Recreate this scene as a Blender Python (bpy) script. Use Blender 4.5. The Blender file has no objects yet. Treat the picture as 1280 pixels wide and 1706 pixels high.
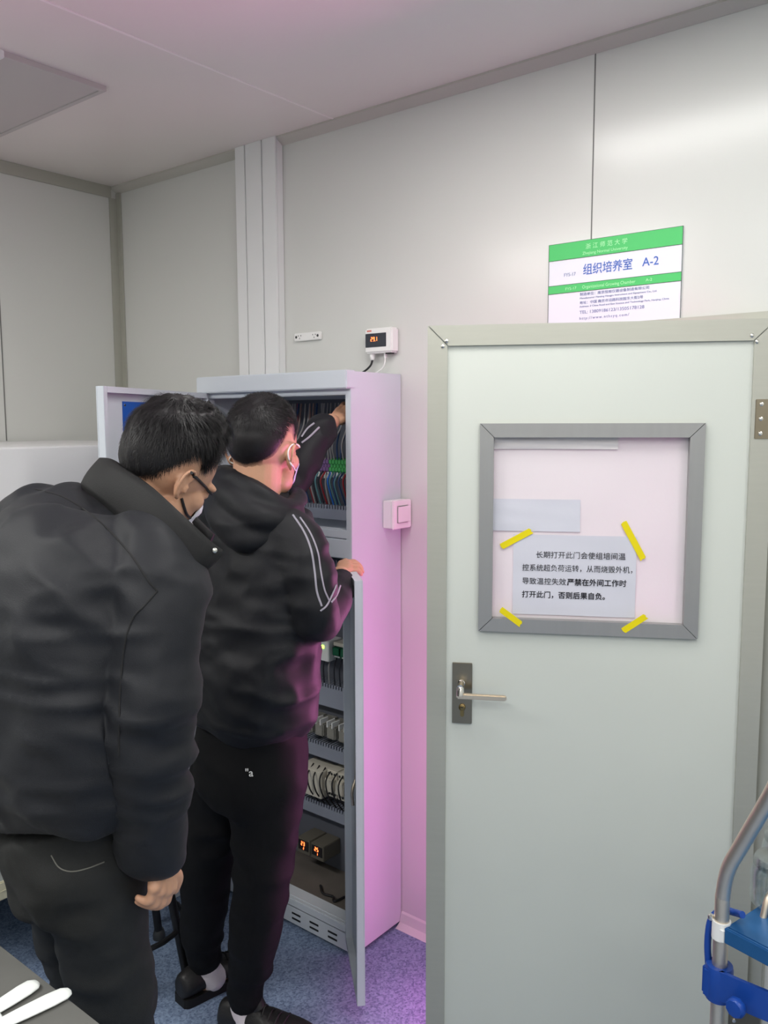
import bpy, bmesh, math, random
import numpy as np
from mathutils import Vector, Matrix
from mathutils.bvhtree import BVHTree
random.seed(7); rng = np.random.default_rng(7)
SC = bpy.context.scene
COL = SC.collection

# ------------------------------------------------------------------ camera
EYE = 1.65
FPX, PITCH, ROLL, YAW = 1401.634, 0.1079577, -0.0028254, -0.6794838
fw = np.array([math.sin(YAW)*math.cos(PITCH), math.cos(YAW)*math.cos(PITCH), -math.sin(PITCH)])
r0 = np.array([math.cos(YAW), -math.sin(YAW), 0.0]); u0 = np.cross(r0, fw)
rt = r0*math.cos(ROLL)+u0*math.sin(ROLL); up = -r0*math.sin(ROLL)+u0*math.cos(ROLL)
CAM = np.array([0, 0, EYE])
def at(x, y, d):
    """world point seen at photo pixel (x, y), d metres deep"""
    return Vector(CAM + (rt*(x-640)/FPX - up*(y-853)/FPX + fw)*d)
cam = bpy.data.cameras.new('camera'); co = bpy.data.objects.new('camera', cam); COL.objects.link(co)
cam.sensor_fit = 'VERTICAL'; cam.sensor_height = 36; cam.lens = 36*FPX/1706
cam.clip_start = 0.02
m = Matrix.Identity(4)
for i in range(3):
    m[i][0], m[i][1], m[i][2], m[i][3] = rt[i], up[i], -fw[i], CAM[i]
co.matrix_world = m
SC.camera = co
# ------------------------------------------------------------------ view, world, light
SC.view_settings.view_transform = 'Standard'; SC.view_settings.look = 'None'
SC.view_settings.gamma = 1; SC.view_settings.use_curve_mapping = False
SC.view_settings.exposure = 0.42
SC.cycles.use_denoising = True
SC.cycles.transparent_max_bounces = 24; SC.cycles.max_bounces = 8; SC.cycles.diffuse_bounces = 5; SC.cycles.sample_clamp_indirect = 6
SC.cycles.caustics_reflective = False; SC.cycles.caustics_refractive = False
w = bpy.data.worlds.new('world'); SC.world = w; w.use_nodes = True
w.node_tree.nodes['Background'].inputs[0].default_value = (0.9, 0.95, 1, 1)
w.node_tree.nodes['Background'].inputs[1].default_value = 0.15
XL, YW, ZC = -3.06, 2.069, 2.59          # left wall, door wall, ceiling
XR, YB = 1.9, -2.4
LAMP = 13.0
PINK = 30.0
def area_light(name, loc, rot, sx, sy, power, col):
    l = bpy.data.lights.new(name, 'AREA'); l.shape = 'RECTANGLE'; l.size = sx; l.size_y = sy
    l.energy = power; l.color = col
    o = bpy.data.objects.new(name, l); COL.objects.link(o); o.location = loc; o.rotation_euler = rot
    return o
LAMPS = [(-0.75, 1.296, 0.42), (1.0, 1.296, 0.9), (-0.6, -0.35, 1.2), (1.0, -0.35, 1.3), (1.0, -1.8, 0.8), (-2.2, -0.35, 2.3)]  # the last, at left rear, is fill added to brighten the left side
for lx, ly, k_ in LAMPS:
    area_light('ceiling_lamp_and_fill', (lx, ly, ZC-0.016), (0, 0, 0), 1.16, 0.26, LAMP*k_, (1.0, 0.99, 0.95))
# the plant grow lights in the chamber behind the door
area_light('grow_lamp_light', (0.45, 2.62, 0.66), (0, math.radians(90), 0), 1.0, 0.6, PINK*0.36, (1.0, 0.27, 0.68))
area_light('grow_lamp_light', (-0.75, 2.90, 0.75), (math.radians(-90), 0, 0), 0.9, 1.1, PINK*1.5, (1.0, 0.27, 0.68))

# ------------------------------------------------------------------ materials
def mat(name, col, rough=0.5, metal=0.0, bump=0.0, scale=60, var=0.0, vscale=4, emit=None, es=0, spec=0.5, stretch=None,
        trans=0.0, ior=1.45, sheen=0, coat=0):
    M = bpy.data.materials.new(name); M.use_nodes = True
    nt = M.node_tree; b = nt.nodes['Principled BSDF']
    b.inputs['Base Color'].default_value = (*col, 1); b.inputs['Roughness'].default_value = rough
    b.inputs['Metallic'].default_value = metal; b.inputs['Specular IOR Level'].default_value = spec
    b.inputs['Transmission Weight'].default_value = trans; b.inputs['IOR'].default_value = ior
    b.inputs['Coat Weight'].default_value = coat
    if sheen:
        b.inputs['Sheen Weight'].default_value = sheen; b.inputs['Sheen Roughness'].default_value = 0.5
    if emit:
        b.inputs['Emission Color'].default_value = (*emit, 1); b.inputs['Emission Strength'].default_value = es
    tc = nt.nodes.new('ShaderNodeTexCoord'); mp = nt.nodes.new('ShaderNodeMapping')
    nt.links.new(tc.outputs['Object'], mp.inputs[0])
    if stretch: mp.inputs['Scale'].default_value = stretch
    if bump:
        n = nt.nodes.new('ShaderNodeTexNoise'); n.inputs['Scale'].default_value = scale; n.inputs['Detail'].default_value = 4
        nt.links.new(mp.outputs[0], n.inputs[0])
        bp = nt.nodes.new('ShaderNodeBump'); bp.inputs['Strength'].default_value = bump; bp.inputs['Distance'].default_value = 0.01
        nt.links.new(n.outputs[0], bp.inputs['Height']); nt.links.new(bp.outputs[0], b.inputs['Normal'])
    n2 = nt.nodes.new('ShaderNodeTexNoise'); n2.inputs['Scale'].default_value = vscale; n2.inputs['Detail'].default_value = 5
    nt.links.new(mp.outputs[0], n2.inputs[0])
    mx = nt.nodes.new('ShaderNodeMix'); mx.data_type = 'RGBA'
    v = max(var, 0.02)
    mx.inputs[6].default_value = tuple(c*(1-v) for c in col)+(1,); mx.inputs[7].default_value = tuple(min(1, c*(1+v)) for c in col)+(1,)
    nt.links.new(n2.outputs[0], mx.inputs[0]); nt.links.new(mx.outputs[2], b.inputs['Base Color'])
    return M
def g(v): return ((v/255+0.055)/1.055)**2.4 if v > 10 else v/255/12.92
def rgb(r_, g_, b_): return (g(r_), g(g_), g(b_))
M = {}
M['wall'] = mat('painted_steel_panel', rgb(207, 208, 204), 0.21, var=0.02, vscale=2, bump=0.012, scale=4)
M['ceil'] = mat('ceiling_panel', rgb(226, 219, 215), 0.28, bump=0.02, scale=4)
M['seam'] = mat('seam_sealant', rgb(110, 110, 108), 0.6)
M['white_seam'] = mat('pale_sealant', rgb(240, 234, 232), 0.6)
M['alu'] = mat('matt_aluminium', rgb(178, 178, 168), 0.38, 0.35, var=0.04, vscale=10, stretch=(1, 1, 12))
M['alu_dark'] = mat('brushed_window_frame', rgb(160, 160, 160), 0.38, 0.6, var=0.05, vscale=60, stretch=(1, 1, 0.05))
M['cove'] = mat('cove_trim', rgb(186, 183, 175), 0.45)
M['door'] = mat('door_leaf_paint', rgb(203, 207, 200), 0.35, var=0.03, vscale=3, bump=0.02, scale=6)
M['pvc'] = mat('white_pvc', rgb(225, 226, 226), 0.4)
M['cab'] = mat('cabinet_grey_paint', rgb(198, 204, 211), 0.42, bump=0.05, scale=400)
M['cab_in'] = mat('cabinet_inner_paint', rgb(150, 152, 160), 0.5, var=0.05)
M['plate'] = mat('mounting_plate', rgb(92, 95, 104), 0.5, var=0.06)  # galvanised grey, darkened to stand in for shade inside the cabinet
M['duct'] = mat('grey_duct', rgb(140, 145, 158), 0.5)
M['black'] = mat('black_plastic', rgb(26, 26, 28), 0.45)
M['dark'] = mat('dark_plastic', rgb(52, 54, 56), 0.4)
M['white'] = mat('white_plastic', rgb(232, 232, 230), 0.35)
M['cream'] = mat('cream_plastic', rgb(205, 200, 186), 0.45, var=0.06)
M['steel'] = mat('stainless_steel', rgb(226, 212, 192), 0.42, 1.0, var=0.05, vscale=30)
M['bronze'] = mat('satin_nickel_plate', rgb(150, 140, 122), 0.3, 1.0, var=0.06)
M['brass'] = mat('brass_cylinder', rgb(150, 130, 88), 0.35, 1.0)
M['chrome'] = mat('chrome', rgb(225, 222, 216), 0.12, 1.0)
M['green'] = mat('sign_green', rgb(74, 192, 104), 0.4)
M['sign_white'] = mat('sign_white', rgb(222, 224, 232), 0.35)
M['ink_blue'] = mat('blue_ink', rgb(66, 104, 188), 0.5)
M['ink_grey'] = mat('grey_blue_ink', rgb(120, 130, 175), 0.5)
M['ink_pale'] = mat('pale_ink', rgb(170, 228, 176), 0.5)
M['ink_black'] = mat('black_ink', rgb(22, 20, 30), 0.6)
M['line'] = mat('black_line', rgb(60, 80, 66), 0.5)
M['red_led'] = mat('red_led', (0.2, 0.01, 0.0), 0.4, emit=(1, 0.13, 0.03), es=5)
M['green_led'] = mat('green_led', (0.05, 0.3, 0.0), 0.4, emit=(0.35, 1, 0.05), es=6)
M['screen'] = mat('dark_screen', rgb(42, 46, 56), 0.2)
M['blue_doc'] = mat('blue_film', rgb(24, 84, 172), 0.4)
M['blue'] = mat('blue_plastic', rgb(22, 66, 150), 0.38, var=0.05)
M['tray'] = mat('blue_steel_tray', rgb(42, 96, 150), 0.3, 0.35, var=0.08, vscale=12)
M['table'] = mat('grey_stone', rgb(98, 98, 95), 0.45, var=0.35, vscale=7, bump=0.05, scale=30)
M['glove'] = mat('white_rubber', rgb(228, 232, 230), 0.55)
M['tape'] = mat('yellow_tape', rgb(226, 208, 0), 0.35)
M['hair'] = mat('black_hair', (0.010, 0.0095, 0.010), 0.42, spec=0.4, bump=0.06, scale=260)
M['sock'] = mat('white_sock', rgb(225, 215, 218), 0.8, bump=0.2, scale=300)
M['shoe'] = mat('black_shoe', rgb(30, 29, 30), 0.45, bump=0.1, scale=200)
M['sole'] = mat('black_sole', rgb(18, 18, 19), 0.6)
M['jacket'] = mat('black_parka_cloth', rgb(19, 21, 27), 0.62, bump=0.08, scale=500, var=0.1, sheen=0.03, spec=0.4)
M['parka_collar'] = mat('black_collar_cloth', rgb(10, 10, 12), 0.7, bump=0.1, scale=500)
M['hoodie'] = mat('navy_black_cloth', rgb(17, 18, 23), 0.6, bump=0.08, scale=600, var=0.1, sheen=0.02, spec=0.35)
M['trousers'] = mat('black_jersey', rgb(15, 15, 17), 0.8, bump=0.1, scale=600, spec=0.25)
M['jeans'] = mat('charcoal_denim', rgb(26, 27, 27), 0.75, bump=0.15, scale=700, var=0.25, vscale=6)
M['thread'] = mat('grey_thread', rgb(105, 104, 98), 0.7)
M['seamthread'] = mat('dark_thread', rgb(20, 20, 22), 0.8)
M['piping'] = mat('grey_piping', rgb(150, 146, 158), 0.6)
M['mask_white'] = mat('white_mask_cloth', rgb(220, 222, 228), 0.75, bump=0.05, scale=300)
M['mask_lilac'] = mat('pale_blue_mask_cloth', rgb(196, 196, 226), 0.75, bump=0.05, scale=300)
M['silver'] = mat('silver_snap', rgb(190, 190, 185), 0.3, 1)

def skin_mat(name, col):
    Mm = mat(name, col, 0.5, bump=0.06, scale=180, var=0.10, vscale=22)
    b = Mm.node_tree.nodes['Principled BSDF']
    b.inputs['Subsurface Weight'].default_value = 0.12
    b.inputs['Subsurface Radius'].default_value = (0.012, 0.005, 0.003)
    return Mm
M['skin'] = skin_mat('skin', rgb(196, 150, 122))
def fade_mat():
    Mm = mat('black_hair_faded_edge', (0.012, 0.011, 0.012), 0.48, spec=0.3, bump=0.05, scale=260)
    nt = Mm.node_tree; b_ = nt.nodes['Principled BSDF']
    at_ = nt.nodes.new('ShaderNodeAttribute'); at_.attribute_name = 'fade'
    n = nt.nodes.new('ShaderNodeTexNoise'); n.inputs['Scale'].default_value = 420
    nt.links.new(nt.nodes['Texture Coordinate'].outputs['Object'], n.inputs[0])
    ad = nt.nodes.new('ShaderNodeMath'); ad.operation = 'MULTIPLY_ADD'; ad.inputs[1].default_value = 0.5
    nt.links.new(n.outputs[0], ad.inputs[0]); nt.links.new(at_.outputs['Fac'], ad.inputs[2])
    mr = nt.nodes.new('ShaderNodeMapRange'); mr.inputs[1].default_value = 0.25; mr.inputs[2].default_value = 1.15
    nt.links.new(ad.outputs[0], mr.inputs[0])
    mx = nt.nodes.new('ShaderNodeMix'); mx.data_type = 'RGBA'
    mx.inputs[6].default_value = (*rgb(186, 142, 116), 1); mx.inputs[7].default_value = (0.011, 0.010, 0.011, 1)
    nt.links.new(mr.outputs[0], mx.inputs[0]); nt.links.new(mx.outputs[2], b_.inputs['Base Color'])
    return Mm
M['hair_fade'] = fade_mat()

def floor_mat():
    Mm = mat('speckled_vinyl', rgb(96, 114, 142), 0.5)
    nt = Mm.node_tree; b = nt.nodes['Principled BSDF']
    tc = nt.nodes['Texture Coordinate']
    v = nt.nodes.new('ShaderNodeTexVoronoi'); v.inputs['Scale'].default_value = 190
    nt.links.new(tc.outputs['Object'], v.inputs[0])
    r = nt.nodes.new('ShaderNodeValToRGB'); nt.links.new(v.outputs['Color'], r.inputs[0])
    r.color_ramp.elements[0].position = 0.15; r.color_ramp.elements[0].color = (*rgb(100, 118, 148), 1)
    r.color_ramp.elements[1].position = 0.75; r.color_ramp.elements[1].color = (*rgb(148, 168, 198), 1)
    n = nt.nodes.new('ShaderNodeTexNoise'); n.inputs['Scale'].default_value = 2.5; n.inputs['Detail'].default_value = 6
    nt.links.new(tc.outputs['Object'], n.inputs[0])
    mx = nt.nodes.new('ShaderNodeMix'); mx.data_type = 'RGBA'; mx.blend_type = 'MULTIPLY'; mx.inputs[0].default_value = 0.35
    nt.links.new(r.outputs[0], mx.inputs[6]); nt.links.new(n.outputs[0], mx.inputs[7])
    nt.links.new(mx.outputs[2], b.inputs['Base Color'])
    return Mm
M['floor'] = floor_mat()

def paper_mat(name, col, tl=0.35):
    Mm = bpy.data.materials.new(name); Mm.use_nodes = True; nt = Mm.node_tree; nt.nodes.clear()
    out = nt.nodes.new('ShaderNodeOutputMaterial'); mix = nt.nodes.new('ShaderNodeMixShader')
    d = nt.nodes.new('ShaderNodeBsdfDiffuse'); t = nt.nodes.new('ShaderNodeBsdfTranslucent')
    tc = nt.nodes.new('ShaderNodeTexCoord'); n = nt.nodes.new('ShaderNodeTexNoise'); n.inputs['Scale'].default_value = 9; n.inputs['Detail'].default_value = 5
    nt.links.new(tc.outputs['Object'], n.inputs[0])
    bp = nt.nodes.new('ShaderNodeBump'); bp.inputs['Strength'].default_value = 0.12; bp.inputs['Distance'].default_value = 0.02
    nt.links.new(n.outputs[0], bp.inputs['Height'])
    d.inputs[0].default_value = (*col, 1); t.inputs[0].default_value = (*col, 1)
    nt.links.new(bp.outputs[0], d.inputs['Normal'])
    mix.inputs[0].default_value = tl
    nt.links.new(d.outputs[0], mix.inputs[1]); nt.links.new(t.outputs[0], mix.inputs[2]); nt.links.new(mix.outputs[0], out.inputs[0])
    return Mm
M['paper'] = paper_mat('white_paper', rgb(232, 228, 230), 0.2)
M['notice'] = paper_mat('notice_paper', rgb(218, 218, 228), 0.16)
def glass_mat(name, col=(1, 1, 1), rough=0.02, edge=0.3):
    Mm = bpy.data.materials.new(name); Mm.use_nodes = True; nt = Mm.node_tree; nt.nodes.clear()
    out = nt.nodes.new('ShaderNodeOutputMaterial'); mix = nt.nodes.new('ShaderNodeMixShader')
    tr = nt.nodes.new('ShaderNodeBsdfTransparent'); gl = nt.nodes.new('ShaderNodeBsdfGlossy')
    lw = nt.nodes.new('ShaderNodeLayerWeight'); lw.inputs[0].default_value = 0.35
    fr = nt.nodes.new('ShaderNodeMath'); fr.operation = 'MULTIPLY_ADD'; fr.inputs[1].default_value = edge; fr.inputs[2].default_value = 0.04
    nt.links.new(lw.outputs['Facing'], fr.inputs[0])
    tr.inputs[0].default_value = (*col, 1); gl.inputs['Roughness'].default_value = rough
    nt.links.new(fr.outputs[0], mix.inputs[0]); nt.links.new(tr.outputs[0], mix.inputs[1]); nt.links.new(gl.outputs[0], mix.inputs[2])
    nt.links.new(mix.outputs[0], out.inputs[0])
    return Mm
M['pane'] = glass_mat('window_glass', (0.95, 0.97, 0.96))
M['jar'] = glass_mat('jar_glass', (0.93, 0.96, 0.96), 0.06, 0.45)
M['lamp'] = mat('lamp_diffuser', (0.85, 0.85, 0.85), 0.5, emit=(1, 0.99, 0.95), es=6)
M['lamp_off'] = mat('unlit_diffuser', rgb(190, 184, 182), 0.5)
M['grow'] = mat('grow_tube', (0.8, 0.2, 0.6), 0.5, emit=(1, 0.2, 0.7), es=4)

# ------------------------------------------------------------------ object helpers
def tag(o, label=None, cat=None, group=None, kind=None):
    if label: o['label'] = label
    if cat: o['category'] = cat
    if group: o['group'] = group
    if kind: o['kind'] = kind
    return o
def empty(name, loc=(0, 0, 0), rz=0.0, label=None, cat=None, group=None, kind=None):
    o = bpy.data.objects.new(name, None); COL.objects.link(o)
    o.location = loc; o.rotation_euler = (0, 0, rz); o.empty_display_size = 0.1
    return tag(o, label, cat, group, kind)
class MB:
    """collects shapes and links them as ONE mesh object"""
    def __init__(s): s.v = []; s.f = []
    def add(s, vs, fs):
        k = len(s.v); s.v += [tuple(p) for p in vs]; s.f += [tuple(i+k for i in f) for f in fs]; return s
    def box(s, a, b, bev=0.0):
        lo = [min(a[i], b[i]) for i in range(3)]; hi = [max(a[i], b[i]) for i in range(3)]
        if bev <= 0:
            vs = [(x, y, z) for x in (lo[0], hi[0]) for y in (lo[1], hi[1]) for z in (lo[2], hi[2])]
            return s.add(vs, [(0, 1, 3, 2), (4, 6, 7, 5), (0, 4, 5, 1), (2, 3, 7, 6), (0, 2, 6, 4), (1, 5, 7, 3)])
        bm = bmesh.new(); bmesh.ops.create_cube(bm, size=1)
        for v in bm.verts: v.co = Vector([(lo[i]+hi[i])/2+v.co[i]*(hi[i]-lo[i]) for i in range(3)])
        bmesh.ops.bevel(bm, geom=bm.edges[:], offset=bev, segments=2, affect='EDGES', clamp_overlap=True)
        return s.bm(bm)
    def bm(s, bm):
        bm.verts.index_update()
        s.add([v.co[:] for v in bm.verts], [[v.index for v in f.verts] for f in bm.faces]); bm.free(); return s
    def tube(s, pts, r, n=10, caps=True, close=False):
        pts = [Vector(p) for p in pts]; rs = r if hasattr(r, '__len__') else [r]*len(pts)
        vs, fs = sweep(pts, rs, n, caps, close); return s.add(vs, fs)
    def lathe(s, c, prof, n=24, axis=(0, 0, 1)):
        c = Vector(c); q = Vector((0, 0, 1)).rotation_difference(Vector(axis))
        vs = []; fs = []
        for (rr, h) in prof:
            for k in range(n):
                a = 2*math.pi*k/n; vs.append(c+q @ Vector((rr*math.cos(a), rr*math.sin(a), h)))
        for i in range(len(prof)-1):
            for k in range(n):
                fs.append((i*n+k, i*n+(k+1) % n, (i+1)*n+(k+1) % n, (i+1)*n+k))
        if prof[0][0] > 1e-6: fs.append(tuple(reversed(range(n))))
        if prof[-1][0] > 1e-6: fs.append(tuple((len(prof)-1)*n+k for k in range(n)))
        return s.add(vs, fs)
    def prism(s, poly, z0, z1):
        n = len(poly)
        vs = [(p[0], p[1], z0) for p in poly]+[(p[0], p[1], z1) for p in poly]
        fs = [tuple(reversed(range(n))), tuple(range(n, 2*n))]+[(i, (i+1) % n, n+(i+1) % n, n+i) for i in range(n)]
        return s.add(vs, fs)
    def build(s, name, m, parent=None, smooth=False, loc=None, rz=None, kind=None):
        me = bpy.data.meshes.new(name); me.from_pydata(s.v, [], s.f); me.update()
        bm = bmesh.new(); bm.from_mesh(me); bmesh.ops.recalc_face_normals(bm, faces=bm.faces); bm.to_mesh(me); bm.free()
        me.materials.append(m)
        o = bpy.data.objects.new(name, me); COL.objects.link(o)
        if parent is not None: o.parent = parent
        if loc is not None: o.location = loc
        if rz is not None: o.rotation_euler = (0, 0, rz)
        if smooth:
            me.polygons.foreach_set('use_smooth', [True]*len(me.polygons))
            if smooth != 'all': me.set_sharp_from_angle(angle=math.radians(40))
        if kind: o['kind'] = kind
        return o
def sweep(pts, rs, n=10, caps=True, close=False):
    vs = []; fs = []; L = len(pts); nrm = None; prevt = None
    for i, p in enumerate(pts):
        if close: t = (pts[(i+1) % L]-pts[i-1]).normalized()
        else: t = (pts[min(i+1, L-1)]-pts[max(i-1, 0)]).normalized()
        if nrm is None: nrm = t.orthogonal().normalized()
        else: nrm = prevt.rotation_difference(t) @ nrm
        nrm = (nrm-t*nrm.dot(t)).normalized(); prevt = t; b = t.cross(nrm)
        for k in range(n):
            a = 2*math.pi*k/n; vs.append(p+(nrm*math.cos(a)+b*math.sin(a))*rs[i])
    for i in range(L if close else L-1):
        j = (i+1) % L
        for k in range(n): fs.append((i*n+k, i*n+(k+1) % n, j*n+(k+1) % n, j*n+k))
    if caps and not close:
        fs.append(tuple(reversed(range(n)))); fs.append(tuple((L-1)*n+k for k in range(n)))
    return vs, fs
def crom(pts, sub=6):
    """smooth curve through control tuples of any length"""
    A = np.array([list(p) for p in pts], float)
    if len(A) < 3:
        return [A[0]+(A[-1]-A[0])*t for t in np.linspace(0, 1, sub+1)]
    A = np.vstack([2*A[0]-A[1], A, 2*A[-1]-A[-2]]); out = []
    for i in range(1, len(A)-2):
        for k in range(sub):
            t = k/sub; p0, p1, p2, p3 = A[i-1:i+3]
            out.append(0.5*((2*p1)+(-p0+p2)*t+(2*p0-5*p1+4*p2-p3)*t*t+(-p0+3*p1-3*p2+p3)*t**3))
    out.append(A[-2]); return out
def curve_pts(pts, sub=6): return [Vector(p) for p in crom(pts, sub)]
def mesh_obj(name, me, m, parent=None, smooth=True):
    me.materials.clear(); me.materials.append(m)
    o = bpy.data.objects.new(name, me); COL.objects.link(o)
    if parent is not None: o.parent = parent
    if smooth: me.polygons.foreach_set('use_smooth', [True]*len(me.polygons))
    return o
def evaluated(o):
    dg = bpy.context.evaluated_depsgraph_get(); dg.update()
    me = bpy.data.meshes.new_from_object(o.evaluated_get(dg)); bpy.data.objects.remove(o); return me
FONT = bpy.data.fonts[0] if len(bpy.data.fonts) else None
def text_into(mb, s, size, frame, pos, bold=0.0, spacing=1.0, width=None, thick=0.0006, align='LEFT'):
    """letters as geometry: frame = (origin, right, up, out) ; pos = (x, z) of the baseline start in metres"""
    cu = bpy.data.curves.new('t', 'FONT'); cu.body = s; cu.size = size; cu.space_character = spacing
    cu.extrude = thick; cu.resolution_u = 3; cu.align_x = align
    o = bpy.data.objects.new('t', cu); COL.objects.link(o)
    me = evaluated(o); O, R_, U_, N_ = frame
    xs = [v.co.x for v in me.vertices]
    k = width/(max(xs)-min(xs)) if width and xs else 1.0
    for sx, sz in (((0, 0), (1, 0.3), (-1, -0.3), (0.4, 1), (-0.4, -1)) if bold else ((0, 0),)):
        vs = [O+R_*(pos[0]+v.co.x*k+sx*bold)+U_*(pos[1]+v.co.y+sz*bold)+N_*(v.co.z+thick*(1+0.2*sx+0.1*sz)) for v in me.vertices]
        mb.add(vs, [tuple(p.vertices) for p in me.polygons])
    bpy.data.meshes.remove(me)
SEG = {'0': 'abcdef', '1': 'bc', '2': 'abged', '3': 'abgcd', '4': 'fgbc', '5': 'afgcd', '6': 'afgedc', '7': 'abc', '8': 'abcdefg', '9': 'abcdfg'}
def digits(mb, s, h, frame, pos):
    O, R_, U_, N_ = frame; wd = h*0.5; t = h*0.11; x = pos[0]
    def bar(x0, z0, x1, z1):
        vs = []
        for dn in (0, 0.0008):
            for (a, b) in ((x0, z0), (x1, z0), (x1, z1), (x0, z1)): vs.append(O+R_*a+U_*b+N_*dn)
        mb.add(vs, [(0, 1, 2, 3), (4, 7, 6, 5), (0, 4, 5, 1), (1, 5, 6, 2), (2, 6, 7, 3), (3, 7, 4, 0)])
    for ch in s:
        z = pos[1]
        if ch == '.':
            bar(x-h*0.09, z, x+t-h*0.09, z+t); continue
        for sg in SEG[ch]:
            if sg == 'a': bar(x+t, z+h-t, x+wd-t, z+h)
            if sg == 'g': bar(x+t, z+h/2-t/2, x+wd-t, z+h/2+t/2)
            if sg == 'd': bar(x+t, z, x+wd-t, z+t)
            if sg == 'f': bar(x, z+h/2, x+t, z+h-t/2)
            if sg == 'b': bar(x+wd-t, z+h/2, x+wd, z+h-t/2)
            if sg == 'e': bar(x, z+t/2, x+t, z+h/2)
            if sg == 'c': bar(x+wd-t, z+t/2, x+wd, z+h/2)
        x += h*0.72

# ================================================================== THE ROOM
MB().box((XL-0.1, YB-0.1, -0.08), (XR+0.1, 4.0, 0)).build('floor', M['floor'], kind='structure')
MB().box((XL-0.1, YB-0.1, ZC), (XR+0.1, 4.0, ZC+0.08)).build('ceiling', M['ceil'], kind='structure')
OX0, OX1, OZ = -1.27, -0.535, 1.85        # door opening
wb = MB()
wb.box((XL-0.1, YW, 0), (OX0, YW+0.06, ZC)); wb.box((OX1, YW, 0), (XR+0.1, YW+0.06, ZC)); wb.box((OX0, YW, OZ), (OX1, YW+0.06, ZC))
wall_back = wb.build('wall_back', M['wall'], kind='structure')
MB().box((XL-0.1, YB, 0), (XL, YW+0.06, ZC)).build('wall_left', M['wall'], kind='structure')
MB().box((XR, YB, 0), (XR+0.1, YW+0.06, ZC)).build('wall_right', M['wall'], kind='structure')
MB().box((XL-0.1, YB-0.1, 0), (XR+0.1, YB, ZC)).build('wall_front', M['wall'], kind='structure')
# growing chamber behind the door
cw = MB(); cw.box((-2.2, 3.0, 0), (0.6, 3.06, ZC)); cw.box((-2.2, YW+0.06, 0), (-2.14, 3.0, ZC)); cw.box((0.54, YW+0.06, 0), (0.6, 3.0, ZC))
cw.build('wall_chamber', M['wall'], kind='structure')
# panel seams
MB().box((-0.9845, YW-0.001, 1.9), (-0.9815, YW+0.004, ZC-0.01)).build('trim_1', M['seam'], kind='structure')
MB().box((XL-0.004, 1.556, 1.58), (XL+0.0012, 1.560, ZC-0.04)).build('trim_2', M['seam'], kind='structure')
s = MB(); s.box((-1.852, YB, ZC-0.0015), (-1.845, YW, ZC+0.004)); s.box((-0.67, YB, ZC-0.001), (-0.665, YW, ZC+0.004))
s.build('trim_3', M['white_seam'], kind='structure')
# ceiling cove along the door wall, in two lengths, and along the left wall
def cove(name, a, b, hor):
    mb = MB()
    if hor:
        mb.add([(a, YW-0.03, ZC), (a, YW-0.03, ZC-0.006), (a, YW-0.002, ZC-0.024), (a, YW, ZC-0.024), (a, YW, ZC),
                (b, YW-0.03, ZC), (b, YW-0.03, ZC-0.006), (b, YW-0.002, ZC-0.024), (b, YW, ZC-0.024), (b, YW, ZC)],
               [(0, 1, 2, 3, 4), (9, 8, 7, 6, 5)]+[(i, (i+1) % 5, 5+(i+1) % 5, 5+i) for i in range(5)])
    return mb.build(name, M['cove'], kind='structure')
cove('trim_4', XL, -2.302, True); cove('trim_5', -2.103, XR, True)
MB().box((XL, YB, ZC-0.045), (XL+0.006, YW-0.03, ZC), 0.001).build('trim_6', M['alu'], kind='structure')
MB().box((XL, YW-0.04, 0.1), (XL+0.006, YW, ZC-0.045), 0.001).box((XL, YW-0.008, 0.1), (XL+0.03, YW, ZC-0.024), 0.001).build('trim_7', M['alu'], kind='structure')
# skirting
sk = MB()
for a, b in ((-1.6, OX0-0.03), (OX1+0.03, XR)):
    sk.add([(a, YW, 0.045), (a, YW-0.006, 0.04), (a, YW-0.012, 0.012), (a, YW-0.035, 0), (a, YW, 0),
            (b, YW, 0.045), (b, YW-0.006, 0.04), (b, YW-0.012, 0.012), (b, YW-0.035, 0), (b, YW, 0)],
           [(0, 1, 2, 3, 4), (9, 8, 7, 6, 5)]+[(i, (i+1) % 5, 5+(i+1) % 5, 5+i) for i in range(5)])
sk.build('baseboard_back', M['wall'], kind='structure')
# boxed pilaster of white trunking
p = MB(); p.box((-2.302, YW-0.03, 0), (-2.103, YW, ZC), 0.002)
p.box((-2.302, YW-0.036, 0), (-2.255, YW-0.03, ZC), 0.001); p.box((-2.250, YW-0.036, 0), (-2.172, YW-0.03, ZC), 0.001); p.box((-2.166, YW-0.036, 0), (-2.103, YW-0.03, ZC), 0.001)
p.build('trim_8', M['pvc'], kind='structure')
# door jamb round the opening
j = MB()
j.box((OX1-0.002, YW-0.012, 0), (OX1+0.05, YW+0.07, OZ+0.04), 0.003); j.box((OX0-0.05, YW-0.012, 0), (OX0+0.002, YW+0.07, OZ+0.04), 0.003)
j.box((OX0-0.05, YW-0.012, OZ-0.002), (OX1+0.05, YW+0.07, OZ+0.045), 0.003)
j.build('trim_9', M['alu'], kind='structure')
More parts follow.
